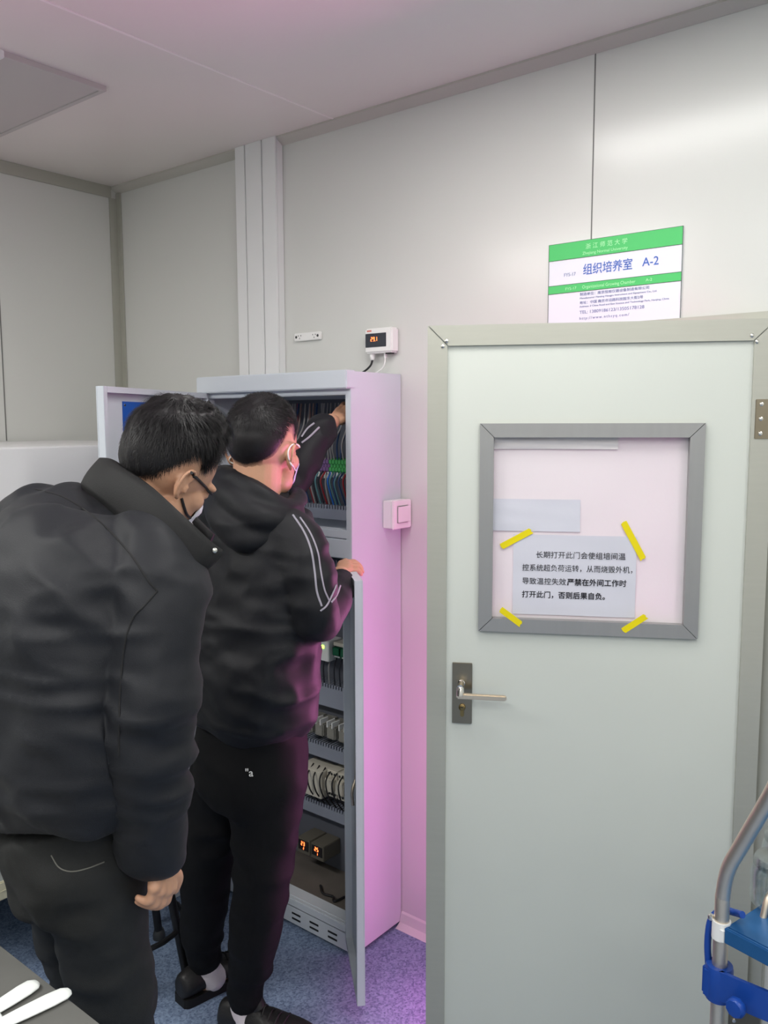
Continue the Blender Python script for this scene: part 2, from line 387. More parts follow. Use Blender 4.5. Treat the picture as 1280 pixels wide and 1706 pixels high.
# off ceiling panel at left and lit ones above the frame
def ceiling_light(x0, x1, y0, y1, lit, label):
    t = empty('ceiling_light', ((x0+x1)/2, (y0+y1)/2, ZC), 0, label, 'ceiling light', 'panel lamps on the ceiling')
    X, Y = (x1-x0)/2, (y1-y0)/2
    fr = MB(); h = 0.014
    fr.box((-X, -Y, -h), (X, -Y+0.014, 0)); fr.box((-X, Y-0.014, -h), (X, Y, 0))
    fr.box((-X, -Y+0.014, -h), (-X+0.014, Y-0.014, 0)); fr.box((X-0.014, -Y+0.014, -h), (X, Y-0.014, 0))
    fr.build('frame', M['pvc'] if lit else M['lamp_off'], t)
    if not lit: MB().box((-X, -Y-0.012, -0.020), (X+0.006, -Y+0.002, 0), 0.002).build('edge_strip', M['pvc'], t)
    MB().box((-X+0.013, -Y+0.013, -0.011), (X-0.013, Y-0.013, -0.001)).build('diffuser', M['lamp'] if lit else M['lamp_off'], t)
ceiling_light(-3.0, -2.17, 1.146, 1.445, False, 'unlit flat panel lamp on the ceiling in the left corner')
for lx, ly, k_ in LAMPS[:1]:
    ceiling_light(lx-0.6, lx+0.6, ly-0.15, ly+0.15, True, 'lit white panel lamp on the ceiling above the door')

# ================================================================== DOOR
HINGE = Vector((-0.518, 2.039, 0)); ANG = math.radians(29.25)
dv = Vector((-math.cos(ANG), -math.sin(ANG), 0))         # along the leaf from the hinge
dn = Vector((math.sin(ANG)*-1, math.cos(ANG), 0))         # into the chamber
dn = Vector((-dv.y*-1, 0, 0)) if False else Vector((-math.sin(ANG)*-1, -math.cos(ANG), 0))   # towards the room
if dn.dot(Vector((0, -1, 0))) < 0: dn = -dn
# leaf local axes: x = s (from hinge), y = towards the room, z up
door = empty('door_1', HINGE, 0, 'pale grey metal door with aluminium edging standing ajar', 'door', kind='structure')
door.matrix_world = Matrix(((dv.x, dn.x, 0, HINGE.x), (dv.y, dn.y, 0, HINGE.y), (0, 0, 1, 0), (0, 0, 0, 1)))
W_, H_ = 0.784, 1.875
def dbox(a, b, name, m, bev=0.0015, parent=door, mb=None):
    mb = mb or MB(); mb.box(a, b, bev)
    return mb.build(name, m, parent)
lf = MB()
wx0, wx1, wz0, wz1 = 0.176, 0.627, 1.168, 1.613           # window hole
for a, b in (((0.0, 0.03), (wx0, H_-0.0)), ((wx1, 0.03), (W_, H_)), ((wx0, 0.03), (wx1, wz0)), ((wx0, wz1), (wx1, H_))):
    lf.box((a[0], -0.04, a[1]), (b[0], -0.004, b[1]))
lf.build('leaf_panel', M['door'], door)
def mitre_frame(x0, x1, z0, z1, wd, y0, y1, bottom=True):
    mb = MB()
    o = [(x0, z0), (x1, z0), (x1, z1), (x0, z1)]; i = [(x0+wd, z0+(wd if bottom else 0)), (x1-wd, z0+(wd if bottom else 0)), (x1-wd, z1-wd), (x0+wd, z1-wd)]
    for k in range(4):
        if k == 0 and not bottom: continue
        q = [o[k], o[(k+1) % 4], i[(k+1) % 4], i[k]]
        c = (sum(a[0] for a in q)/4, sum(a[1] for a in q)/4)
        q = [(a[0]+(c[0]-a[0])*0.0012/0.05*0.3, a[1]+(c[1]-a[1])*0.0012/0.4*0.3) for a in q]
        mb.add([(a[0], y0, a[1]) for a in q]+[(a[0], y1, a[1]) for a in q],
               [(0, 1, 2, 3), (4, 7, 6, 5)]+[(n, (n+1) % 4, 4+(n+1) % 4, 4+n) for n in range(4)])
    return mb
fr = mitre_frame(-0.002, W_, 0.03, H_, 0.048, -0.042, 0.003, False)
edge = fr.build('edge_frame', M['alu'], door)
for (sx, sz) in ((0.738, 1.838), (0.747, 1.826), (0.052, 1.838), (0.041, 1.824)):
    MB().lathe((sx, 0.003, sz), [(0.0045, 0), (0.0042, 0.0018), (0.0025, 0.003), (0, 0.0032)], 12, (0, 1, 0)).build('screw', M['chrome'], edge, True)
win = mitre_frame(0.144, 0.657, 1.138, 1.643, 0.033, -0.042, 0.007).build('window_frame', M['alu_dark'], door)
MB().box((wx0-0.01, -0.022, wz0-0.01), (wx1+0.01, -0.017, wz1+0.01)).build('glass_pane', M['pane'], win)
pl = MB().box((0.671, -0.004, 0.900), (0.720, 0.002, 1.054), 0.001).build('lock_plate', M['bronze'], door)
MB().lathe((0.697, 0.001, 1.003), [(0.0095, 0), (0.009, 0.003), (0.0075, 0.004), (0.0075, 0.040)], 20, (0, 1, 0)).tube(
    [(0.697, 0.036, 1.003), (0.697, 0.040, 0.994), (0.697, 0.041, 0.984)], [0.0085, 0.0095, 0.0095], 12).build('handle_spindle', M['chrome'], pl, True)
lv = MB(); lv.box((0.585, 0.036, 0.9765), (0.706, 0.046, 0.9905), 0.003); lv.build('lever', M['steel'], pl, True)
kc = MB(); kc.lathe((0.695, 0.0015, 0.942), [(0.0085, 0), (0.0085, 0.004), (0.007, 0.005)], 20, (0, 1, 0)); kc.box((0.6902, 0.001, 0.918), (0.6998, 0.0055, 0.94), 0.002)
kc.build('lock_cylinder', M['brass'], pl, True)
MB().box((0.6915, 0.006, 0.9415), (0.6985, 0.0068, 0.9435)).build('keyhole', M['black'], pl)
hp = MB().box((-0.034, 0.002, 1.607), (0.038, 0.0055, 1.696), 0.001).tube([(-0.004, 0.006, 1.607), (-0.004, 0.006, 1.696)], 0.006, 12).build('hinge', M['bronze'], door)
for sz in (1.619, 1.652, 1.685):
    MB().lathe((0.026, 0.0055, sz), [(0.005, 0), (0.0045, 0.002), (0.002, 0.003), (0, 0.003)], 12, (0, 1, 0)).build('screw', M['chrome'], hp, True)
hp2 = MB().box((-0.034, 0.002, 0.17), (0.038, 0.0055, 0.26), 0.001).build('hinge', M['bronze'], door)
for sz in (0.19, 0.215, 0.24):
    MB().lathe((0.026, 0.0055, sz), [(0.005, 0), (0.0045, 0.002), (0, 0.003)], 12, (0, 1, 0)).build('screw', M['chrome'], hp2, True)
DM = door.matrix_world.copy()
def on_door(s, y, z): return DM @ Vector((s, y, z))
# things on the door hang from Empties laid on the leaf: x = to the viewer's right, y = up the leaf
def sheet(name, s0, s1, z0, z1, y, m, label, cat, group=None, curl=0.0, n=14, thick=0.0003, tilt=0.0, wob=0.0006):
    """paper lying on the door: s measured from the hinge"""
    cx, cz = (s0+s1)/2, (z0+z1)/2; wd, ht = abs(s0-s1), z1-z0
    mb = MB(); vs = []; fs = []
    for lay in (0, 1):
        for i in range(n+1):
            for k in range(n+1):
                u_, v_ = i/n-0.5, k/n-0.5
                z_ = wob*(math.sin(u_*9+v_*5)+math.sin(v_*13-u_*4))
                z_ += curl*max(0, abs(u_)+abs(v_)-0.86)**2*30
                vs.append((u_*wd, z_+lay*thick+wob*2, v_*ht))
    N = n+1
    for i in range(n):
        for k in range(n):
            a = i*N+k; fs.append((a, a+1, a+N+1, a+N)); b = a+N*N; fs.append((b, b+N, b+N+1, b+1))
    for i in range(n):
        for (a, b) in ((i*N, (i+1)*N), (i*N+n, (i+1)*N+n), (i, i+1), (n*N+i, n*N+i+1)):
            fs.append((a, b, b+N*N, a+N*N))
    mb.add(vs, fs)
    o = mb.build(name, m, None, True)
    o.matrix_world = DM @ Matrix.Translation((cx, y, cz)) @ Matrix.Rotation(tilt, 4, 'Y')
    return tag(o, label, cat, group)
sheet('paper_sheet', 0.6275, 0.1755, 1.1685, 1.6125, -0.0150, M['paper'], 'large white paper covering the glass of the door window', 'paper', curl=0.004, n=24, wob=0.0004)
sheet('paper_strip', 0.6255, 0.418, 1.384, 1.462, -0.0126, M['notice'], 'faint blank paper strip stuck at mid height on the covered window', 'paper', wob=0.0002)
sheet('paper_strip', 0.6255, 0.335, 1.582, 1.611, -0.0120, M['paper'], 'wrinkled white paper strip along the top of the covered window', 'paper', wob=0.0006, curl=0.002)
notice = sheet('notice', 0.575, 0.286, 1.180, 1.376, -0.0126, M['notice'], 'printed white notice with black Chinese text taped to door window', 'notice', n=20, wob=0.0003)
nb = MB(); nbb = MB(); nf = (Vector((0, 0.0014, 0)), Vector((-1, 0, 0)), Vector((0, 0, 1)), Vector((0, 1, 0)))
# notice local x runs from the hinge, so the viewer's right is -x
def nl(mb, txt, s, z, sz, bold, wd): text_into(mb, txt, sz, nf, (0.4305-s, z-1.278-sz*0.36), bold, 1.0, wd, 0.0002)
nl(nb, '长期打开此门会使组培间温', 0.521, 1.3275, 0.0178, 0.0, 0.209)
nl(nb, '控系统超负荷运转，从而烧毁外机，', 0.553, 1.2955, 0.0178, 0.0, 0.258)
nl(nb, '导致温控失效，', 0.553, 1.2625, 0.0178, 0.0, 0.110)
nl(nbb, '严禁在外间工作时', 0.446, 1.2625, 0.0178, 0.00035, 0.138)
nl(nbb, '打开此门，否则后果自负。', 0.553, 1.2295, 0.0178, 0.00035, 0.196)
nb.build('lettering', M['ink_black'], notice); nbb.build('bold_lettering', M['ink_black'], notice)
def strip(sa, za, sb, zb, wd, label):
    a = Vector((sa, 0, za)); b = Vector((sb, 0, zb)); L = (b-a).length; ang = math.atan2((b-a).z, (b-a).x)
    mb = MB(); hh = wd/2
    e = [(-L/2, -hh), (L/2-0.003, -hh), (L/2, -hh*0.3), (L/2-0.002, 0.2*hh), (L/2+0.001, hh), (-L/2+0.002, hh), (-L/2-0.001, 0.1*hh)]
    mb.add([(x, 0, z) for x, z in e]+[(x, 0.0003, z) for x, z in e], [tuple(range(7)), tuple(reversed(range(7, 14)))]+[(i, (i+1) % 7, 7+(i+1) % 7, 7+i) for i in range(7)])
    o = mb.build('tape_strip', M['tape'])
    mid = (a+b)/2; y = -0.0106 if mid.z > 1.2 else 0.0072
    o.matrix_world = DM @ Matrix.Translation((mid.x, y, mid.z)) @ Matrix.Rotation(-ang, 4, 'Y')
    tag(o, label, 'tape', 'yellow tape holding the notice')
strip(0.604, 1.345, 0.532, 1.386, 0.015, 'short yellow tape strip on the upper left corner of the notice')
strip(0.318, 1.410, 0.270, 1.322, 0.015, 'long yellow tape strip on the upper right corner of the notice')
strip(0.603, 1.194, 0.553, 1.158, 0.015, 'yellow tape strip on the lower left corner of the notice')
strip(0.314, 1.152, 0.262, 1.190, 0.015, 'yellow tape strip on the lower right corner of the notice')

# ================================================================== SIGN ABOVE THE DOOR
SX0, SX1, SZ0, SZ1 = -1.101, -0.744, 1.885, 2.112
sign = empty('door_sign', (SX0, YW, SZ0), 0, 'white and green room plate with blue Chinese lettering above door', 'sign')
sw, sh = SX1-SX0, SZ1-SZ0
MB().box((0, -0.005, 0), (sw, 0, sh), 0.0008).build('panel', M['sign_white'], sign)
y_ = -0.0056
b = MB(); b.box((0.0005, y_, sh-0.043), (sw-0.0005, -0.0045, sh-0.0005)); b.box((0.0005, y_, 0.0985), (sw-0.0005, -0.0045, 0.1195))
b.build('green_band', M['green'], sign)
ln = MB()
for z in (sh-0.043, 0.1195, 0.0985): ln.box((0, y_-0.0003, z-0.0006), (sw, -0.0045, z+0.0006))
ln.box((0, y_-0.0002, 0), (0.0012, -0.0045, sh)); ln.box((sw-0.0012, y_-0.0002, 0), (sw, -0.0045, sh)); ln.box((0, y_-0.0002, sh-0.001), (sw, -0.0045, sh))
ln.build('rule_line', M['line'], sign)
sf = (Vector((0, y_+0.0002, 0)), Vector((1, 0, 0)), Vector((0, 0, 1)), Vector((0, -1, 0)))
t = MB()
text_into(t, '浙江师范大学', 0.015, sf, (0.105, sh-0.022), 0, 1.6, 0.112, 0.0002)
text_into(t, 'Zhejiang Normal University', 0.0105, sf, (0.097, sh-0.0365), 0, 1, 0.122, 0.0002)
t.build('pale_lettering', M['ink_pale'], sign); t = MB()
text_into(t, 'FYS-17', 0.010, sf, (0.050, 0.105), 0, 1, 0.031, 0.0002)
t.build('pale_lettering', M['ink_pale'], sign); t = MB()
text_into(t, 'Organizational Growing Chamber', 0.0115, sf, (0.098, 0.105), 0, 1, 0.143, 0.0002)
t.build('pale_lettering', M['ink_pale'], sign); t = MB()
text_into(t, 'A-2', 0.010, sf, (0.268, 0.106), 0, 1, 0.016, 0.0002)
t.build('pale_lettering', M['ink_pale'], sign)
t = MB()
text_into(t, '组织培养室', 0.030, sf, (0.099, 0.1415), 0.0002, 1.0, 0.132, 0.0002)
t.build('room_name_lettering', M['ink_blue'], sign); t = MB()
text_into(t, 'A-2', 0.029, sf, (0.258, 0.1435), 0.0002, 1.0, 0.041, 0.0002)
t.build('room_number_lettering', M['ink_blue'], sign)
t = MB()
text_into(t, 'FYS-17', 0.0125, sf, (0.045, 0.1405), 0, 1, 0.033, 0.0002)
text_into(t, '制造单位：南京恒裕仪器设备制造有限公司', 0.0085, sf, (0.092, 0.0875), 0, 1, 0.185, 0.0002)
text_into(t, 'Manufacturer: Nanjing Hengyu Instrument and Equipment Co., Ltd.', 0.0062, sf, (0.092, 0.0785), 0, 1, 0.205, 0.0002)
text_into(t, '地址：中国 南京市沿路科技园东大街2号', 0.0085, sf, (0.092, 0.066), 0, 1, 0.170, 0.0002)
text_into(t, 'Address: 2 China Road and East Science and Technology Park, Nanjing, China', 0.0062, sf, (0.092, 0.0572), 0, 1, 0.236, 0.0002)
text_into(t, 'TEL: 13809186123/13505178128', 0.0115, sf, (0.092, 0.041), 0, 1, 0.174, 0.0002)
text_into(t, 'http://www.nthsyq.com/', 0.0100, sf, (0.092, 0.026), 0, 1.3, 0.135, 0.0002)
t.build('small_lettering', M['ink_grey'], sign)

# ================================================================== WALL DEVICES
ctl = empty('temperature_display', (-1.718, YW, 1.858), 0, 'small white wall display box with red digits above cabinet', 'display')
MB().box((0, -0.036, 0), (0.108, 0, 0.076), 0.005).build('housing', M['white'], ctl, True)
scr = MB().box((0.004, -0.0375, 0.018), (0.086, -0.0355, 0.060), 0.0008).build('screen', M['screen'], ctl)
dg_ = MB(); digits(dg_, '29.1', 0.013, (Vector((0, -0.0376, 0)), Vector((1, 0, 0)), Vector((0, 0, 1)), Vector((0, -1, 0))), (0.026, 0.036))
dg_.build('digits', M['red_led'], scr)
t = None
#, 0.0075, (Vector((0, -0.0361, 0)), Vector((1, 0, 0)), Vector((0, 0, 1)), Vector((0, -1, 0))), (0.010, 0.0655), 0.0001, 1, 0.018, 0.0002)
MB().box((0.010, -0.0366, 0.0655), (0.028, -0.0355, 0.0705)).build('red_mark', mat('faded_red_print', rgb(206, 120, 110), 0.5), ctl)
MB().lathe((0.017, -0.018, 0.0), [(0.0075, 0), (0.0085, -0.002), (0.0085, -0.010), (0.0065, -0.018), (0.004, -0.020)], 16).build('cable_gland', M['white'], ctl, True)
MB().lathe((0.068, -0.018, 0.0), [(0.0045, 0), (0.0045, -0.012), (0.0025, -0.016)], 12).build('sensor_plug', M['white'], ctl, True)
MB().box((0.075, -0.026, -0.004), (0.095, -0.008, 0.002)).build('socket', M['black'], ctl)
cb = MB().tube(curve_pts([(0.017, -0.018, -0.018), (0.008, -0.02, -0.038), (-0.022, -0.028, -0.058), (-0.075, -0.05, -0.066)], 6), 0.0032, 8).build('black_cable', M['black'], ctl, True)
MB().tube(curve_pts([(0.068, -0.018, -0.014), (0.066, -0.02, -0.035), (0.05, -0.022, -0.052), (0.02, -0.03, -0.0635), (-0.04, -0.055, -0.0665)], 6), 0.0022, 8).build('white_cable', M['white'], ctl, True)
sp = empty('socket_strip', (-2.05, YW, 1.9175), 0, 'narrow white strip with small sockets on wall above cabinet', 'socket strip')
MB().box((0, -0.012, 0), (0.119, 0, 0.026), 0.002).build('strip_body', M['white'], sp)
for k, x in enumerate((0.010, 0.026, 0.093, 0.109)):
    mb = MB()
    if k in (0, 3): mb.lathe((x, -0.0118, 0.013), [(0.0045, 0), (0.0045, 0.0008)], 14, (0, -1, 0))
    else:
        mb.box((x-0.007, -0.0128, 0.015), (x-0.005, -0.0118, 0.019)); mb.box((x+0.005, -0.0128, 0.015), (x+0.007, -0.0118, 0.019)); mb.box((x-0.001, -0.0128, 0.006), (x+0.001, -0.0118, 0.010))
    mb.build('socket_hole', M['dark'], sp)

# ================================================================== ELECTRICAL CABINET
CX0, CX1, CYF, CYB, CZ = -2.262, -1.603, 1.834, YW-0.002, 1.792
cab = empty('electrical_cabinet', (0, 0, 0), 0, 'tall grey steel control cabinet open with wiring, standing against wall', 'cabinet')
cab.location = ((CX0+CX1)/2, (CYF+CYB)/2, 0)
OFF = Vector(cab.location)
def cbox(mb, a, b, bev=0.0): mb.box(Vector(a)-OFF, Vector(b)-OFF, bev); return mb
mb = MB(); th = 0.012
cbox(mb, (CX0-0.0015, CYF-0.0015, 0.012), (CX0+th, CYB, CZ), 0.001); cbox(mb, (CX1-th, CYF-0.0015, 0.012), (CX1+0.0015, CYB, CZ), 0.001)
cbox(mb, (CX0+0.003, CYF, CZ-th), (CX1-0.003, CYB-0.002, CZ-0.001)); cbox(mb, (CX0+0.003, CYB-0.01, 0.013), (CX1-0.003, CYB-0.001, CZ-0.002)); cbox(mb, (CX0+0.003, CYF+0.01, 0.085), (CX1-0.003, CYB-0.003, 0.1))
cbox(mb, (CX0+0.003, CYF+0.01, 1.243), (CX1-0.003, CYB-0.003, 1.258))
# front frame
cbox(mb, (CX0+0.002, CYF, 1.33), (CX0+0.028, CYF+0.03, 1.74), 0.002); cbox(mb, (CX1-0.022, CYF, 0.1), (CX1-0.002, CYF+0.03, 1.74), 0.002)
cbox(mb, (CX0+0.002, CYF, 0.1), (CX0+0.022, CYF+0.03, 1.3), 0.002)
cbox(mb, (CX0+0.003, CYF-0.0005, 1.725), (CX1-0.003, CYF+0.03, 1.745), 0.002); cbox(mb, (CX0+0.003, CYF-0.0005, 1.305), (CX1-0.003, CYF+0.03, 1.33), 0.002)
shell = mb.build('cabinet_shell', M['cab'], cab)
mb = MB(); cbox(mb, (CX0-0.006, CYF-0.022, 1.742), (CX1+0.003, CYF+0.02, CZ+0.003), 0.003); mb.build('top_hood', M['cab'], cab)
mb = MB(); cbox(mb, (CX0+0.001, CYF-0.001, 1.246), (CX1-0.001, CYF+0.012, 1.303), 0.002); vp = mb.build('vent_panel', M['cab'], cab)
for x in (-1.76, -1.9, -2.04): 
    for z in (1.265, 1.285): cbox(MB(), (x, CYF-0.0018, z-0.0025), (x+0.05, CYF, z+0.0025)).build('vent_slot', M['black'], vp)
# plinth
mb = MB(); cbox(mb, (CX0+0.002, CYF-0.004, 0.012), (CX1-0.002, CYF+0.012, 0.075), 0.002); cbox(mb, (CX0+0.002, CYF-0.004, 0.068), (CX1-0.002, CYF+0.05, 0.098), 0.003)
plth = mb.build('plinth', M['cab'], cab)
for x in (-1.71, -1.79, -1.87, -2.0, -2.1):
    for z in (0.032, 0.050): cbox(MB(), (x, CYF-0.0055, z-0.0028), (x+0.038, CYF-0.003, z+0.0028)).build('vent_slot', M['black'], plth)
for x in (CX0+0.01, CX1-0.05): cbox(MB(), (x, CYF+0.02, 0), (x+0.04, CYB-0.02, 0.014)).build('foot', M['black'], cab)
# mounting plates
YP = CYB-0.012
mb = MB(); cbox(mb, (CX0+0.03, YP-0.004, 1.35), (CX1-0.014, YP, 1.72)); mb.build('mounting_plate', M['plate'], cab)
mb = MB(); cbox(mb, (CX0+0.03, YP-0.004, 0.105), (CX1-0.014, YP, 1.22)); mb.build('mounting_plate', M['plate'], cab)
YM = YP-0.004
# cable ducts with slotted tops
def duct(x0, x1, z0, z1, dp=0.05):
    mb = MB(); cbox(mb, (x0, YM-dp, z0), (x1, YM, z1-0.012), 0.001); x = x0
    while x < x1:
        cbox(mb, (x, YM-dp, z1-0.012), (x+0.006, YM, z1)); x += 0.012
    mb.build('cable_duct', M['duct'], cab)
XA, XB = CX0+0.035, CX1-0.016
MB().box(Vector((CX0+0.02, CYF+0.052, 0.1005))-OFF, Vector((CX1-0.014, YP, 0.1025))-OFF).build('shade_plate', mat('shade_tone_plate', rgb(96, 90, 84), 0.7, var=0.2, vscale=12), cab)  # added plate; its dark colour stands in for shade on the cabinet floor
duct(XA, XB, 1.334, 1.380, 0.06)
duct(XA, XB, 0.70, 0.778); duct(XA, XB, 0.515, 0.570); duct(XA, XB, 0.306, 0.354); duct(XA, XB, 1.15, 1.20)
# terminal row in the upper compartment
ZT = 1.507
mb = MB(); cbox(mb, (XA, YM-0.008, ZT-0.012), (XB, YM, ZT+0.012)); mb.build('din_rail', M['steel'], cab)
TC = [mat('terminal_'+n, c, 0.4) for n, c in (('purple', rgb(120, 90, 136)), ('green', rgb(70, 160, 84)), ('red', rgb(196, 48, 40)), ('blue', rgb(40, 92, 170)), ('grey', rgb(130, 130, 136)))]
n_t = 46; pit = (XB-XA)/n_t
tm0 = None
def tcol(k):
    q = n_t-1-k
    return 1 if q < 17 else (0 if q < 23 else (3 if q < 24 else (2 if q < 27 else (3 if q < 29 else (4 if q < 36 else 0)))))
tmesh = {}
for k in range(n_t):
    c = tcol(k); x = XA+k*pit
    if c not in tmesh:
        mb = MB(); mb.box((0, -0.045, -0.024), (pit*0.9, -0.006, 0.024), 0.001); mb.box((0, -0.052, 0.006), (pit*0.9, -0.04, 0.018), 0.001); mb.box((0, -0.052, -0.018), (pit*0.9, -0.04, -0.006), 0.001)
        o = mb.build('terminal_block', TC[c], cab); tmesh[c] = o
    else:
        o = tmesh[c].copy(); COL.objects.link(o); o.parent = cab
    o.location = Vector((x, YM, ZT))-OFF
WC = [mat('wire_'+n, c, 0.5) for n, c in (('grey', rgb(158, 154, 154)), ('black', rgb(44, 46, 54)), ('navy', rgb(40, 70, 112)), ('blue', rgb(40, 110, 200)), ('red', rgb(150, 40, 46)), ('brown', rgb(148, 120, 114)), ('teal', rgb(96, 140, 148)))]
wires = empty('wiring', (0, 0, 0)); wires.parent = cab; wires.location = (0, 0, 0)
bpy.data.objects.remove(wires)
for k in range(46):
    x = XA+(k+0.5)*pit+rng.normal(0, 0.0008)
    dx = rng.normal(0, 0.004); by = rng.uniform(0.006, 0.02)
    q = [(x, YM-0.046, ZT-0.02), (x+dx*0.4, YM-0.052-by, ZT-0.045), (x+dx, YM-0.05-by*0.7, ZT-0.075), (x+dx*1.3, YM-0.035, 1.372)]
    col = WC[int(rng.choice([1, 2, 2, 6, 1, 0, 3, 4, 5], p=[.16, .2, .12, .14, .08, .08, .08, .08, .06]))]
    MB().tube([p-OFF for p in curve_pts(q, 4)], 0.0027, 6).build('wire', col, cab, True)
mb = MB()
for k in range(46):
    x = XA+(k+0.5)*pit; l = rng.uniform(0.014, 0.024)
    mb.tube([Vector((x, YM-0.047, ZT-0.022))-OFF, Vector((x+rng.normal(0, .001), YM-0.053, ZT-0.022-l))-OFF], 0.0034, 6)
mb.build('wire_ferrule', M['white'], cab, kind='stuff')
for k in range(46):
    x = XA+(k+0.5)*pit; lean = 0.012+0.02*rng.random()
    q = [(x, YM-0.046, ZT+0.02), (x+lean*0.6, YM-0.055-0.02*rng.random(), ZT+0.07), (x+lean*1.3, YM-0.05, ZT+0.13), (x+lean*0.8, YM-0.03, ZT+0.2)]
    q = [(min(a, XB-0.004), b_, c_) for a, b_, c_ in q]
    col = WC[int(rng.choice([0, 0, 5, 1, 4, 2], p=[.4, .15, .22, .13, .05, .05]))]
    MB().tube([p-OFF for p in curve_pts(q, 4)], 0.0026, 6).build('wire', col, cab, True)
# lower compartment
def box_part(name, x0, x1, z0, z1, dp, m, parent=cab, bev=0.002):
    mb = MB(); cbox(mb, (x0, YM-dp, z0), (x1, YM, z1), bev); return mb.build(name, m, parent)
def front(x, z, dp): return (Vector((x, YM-dp, z))-OFF, Vector((1, 0, 0)), Vector((0, 0, 1)), Vector((0, -1, 0)))
pw = box_part('power_supply', -1.995, -1.874, 0.862, 0.925, 0.06, M['white'])
mo = box_part('controller_module', -1.872, -1.836, 0.862, 0.930, 0.07, M['white'])
mb = MB(); cbox(mb, (-1.866, YM-0.0715, 0.905), (-1.856, YM-0.07, 0.915)); mb.build('indicator_light', M['green_led'], mo)
for x0, z0 in ((-1.93, 0.872), (-1.92, 0.902)):
    cbox(MB(), (x0, YM-0.0608, z0), (x0+0.04, YM-0.06, z0+0.006)).build('printed_mark', M['dark'], pw)
gb = box_part('relay_board', -1.834, -1.63, 0.872, 0.912, 0.045, mat('dark_green_board', rgb(24, 72, 54), 0.5))
for k in range(6):
    x = -1.832+k*0.034
    cbox(MB(), (x, YM-0.047, 0.876), (x+0.024, YM-0.045, 0.880)).build('terminal_strip', M['white'], gb)
    cbox(MB(), (x, YM-0.055, 0.884), (x+0.027, YM-0.045, 0.909), 0.001).build('relay_case', bpy.data.materials.get('green_case') or mat('green_case', rgb(20, 92, 62), 0.4), gb)
box_part('terminal_cover', -1.834, -1.63, 0.914, 0.926, 0.05, M['cream'])
relay0 = None
for k in range(6):
    x = -1.955+k*0.053
    if relay0 is None:
        mb = MB(); mb.box((0, -0.045, 0), (0.044, 0, 0.062), 0.002); mb.box((0.003, -0.075, 0.012), (0.041, -0.045, 0.056), 0.004)
        relay0 = mb.build('plug_in_relay', mat('smoky_relay', rgb(140, 138, 130), 0.2, var=0.2, vscale=60), cab); o = relay0
        for a_ in (0.008, 0.03): MB().box((a_, -0.078, 0.052), (a_+0.004, -0.04, 0.072)).build('relay_clip', M['white'], o)
    else:
        o = relay0.copy(); COL.objects.link(o); o.parent = cab
        for c0 in relay0.children:
            c = c0.copy(); COL.objects.link(c); c.parent = o
    o.location = Vector((x, YM, 0.590))-OFF
inv = box_part('inverter', -1.972, -1.862, 0.388, 0.482, 0.085, M['cream'])
for k, (m_, x) in enumerate(((M['green_led'], -1.966), (M['red_led'], -1.952), (M['red_led'], -1.940))):
    mb = MB(); cbox(mb, (x-0.004, YM-0.0865, 0.468), (x+0.004, YM-0.085, 0.476)); mb.build('indicator_light', m_, inv)
for k in range(4):
    x = -1.858+k*0.048
    mb = MB(); cbox(mb, (x, YM-0.06, 0.395), (x+0.045, YM, 0.488), 0.002); cbox(mb, (x+0.005, YM-0.08, 0.42), (x+0.040, YM-0.06, 0.465), 0.003)
    c = mb.build('contactor', M['cream'], cab)
    for q in range(3):
        for z in (0.406, 0.477): 
            MB().lathe(Vector((x+0.010+q*0.0125, YM-0.0605, z))-OFF, [(0.004, 0), (0.004, 0.0015)], 10, (0, -1, 0)).build('terminal_screw', M['dark'], c)
for k in range(7):
    x0 = -1.93+0.028*k
    q = [(x0, YM-0.05, 0.485), (x0+0.02, YM-0.10, 0.468), (x0+0.03, YM-0.10, 0.42), (x0+0.025, YM-0.055, 0.36)]
    MB().tube([p-OFF for p in curve_pts(q, 4)], 0.0025, 6).build('wire', M['black'], cab, True)
for k in range(9):
    x0 = -1.93+0.024*k
    q = [(x0, YM-0.03, 0.87), (x0+0.004, YM-0.05, 0.84), (x0-0.003, YM-0.04, 0.775)]
    MB().tube([p-OFF for p in curve_pts(q, 4)], 0.0025, 6).build('wire', WC[1] if k % 3 else WC[0], cab, True)
for k in range(2):
    x = -1.978+k*0.064
    me_ = box_part('temperature_meter', x, x+0.060, 0.168, 0.222, 0.085, mat('meter_case', rgb(96, 92, 82), 0.5) if k == 0 else bpy.data.materials['meter_case'])
    mb = MB(); cbox(mb, (x+0.006, YM-0.087, 0.182), (x+0.054, YM-0.085, 0.217), 0.0008); sc_ = mb.build('display', M['black'], me_)
    mb = MB(); digits(mb, ('23', '25')[k], 0.014, front(x+0.020, 0.199, 0.0872), (0, 0)); mb.build('digits', M['red_led'], sc_)
    mb = MB(); digits(mb, ('2', '1')[k], 0.008, front(x+0.03, 0.186, 0.0872), (0, 0)); mb.build('small_digits', M['red_led'], sc_)
MB().tube([p-OFF for p in curve_pts([(-1.84, CYF+0.10, 0.107), (-1.80, CYF+0.07, 0.108), (-1.76, CYF+0.075, 0.109), (-1.74, CYF+0.06, 0.107), (-1.73, CYF+0.11, 0.107)], 6)], 0.004, 8).build('loose_cable', M['black'], cab, True)
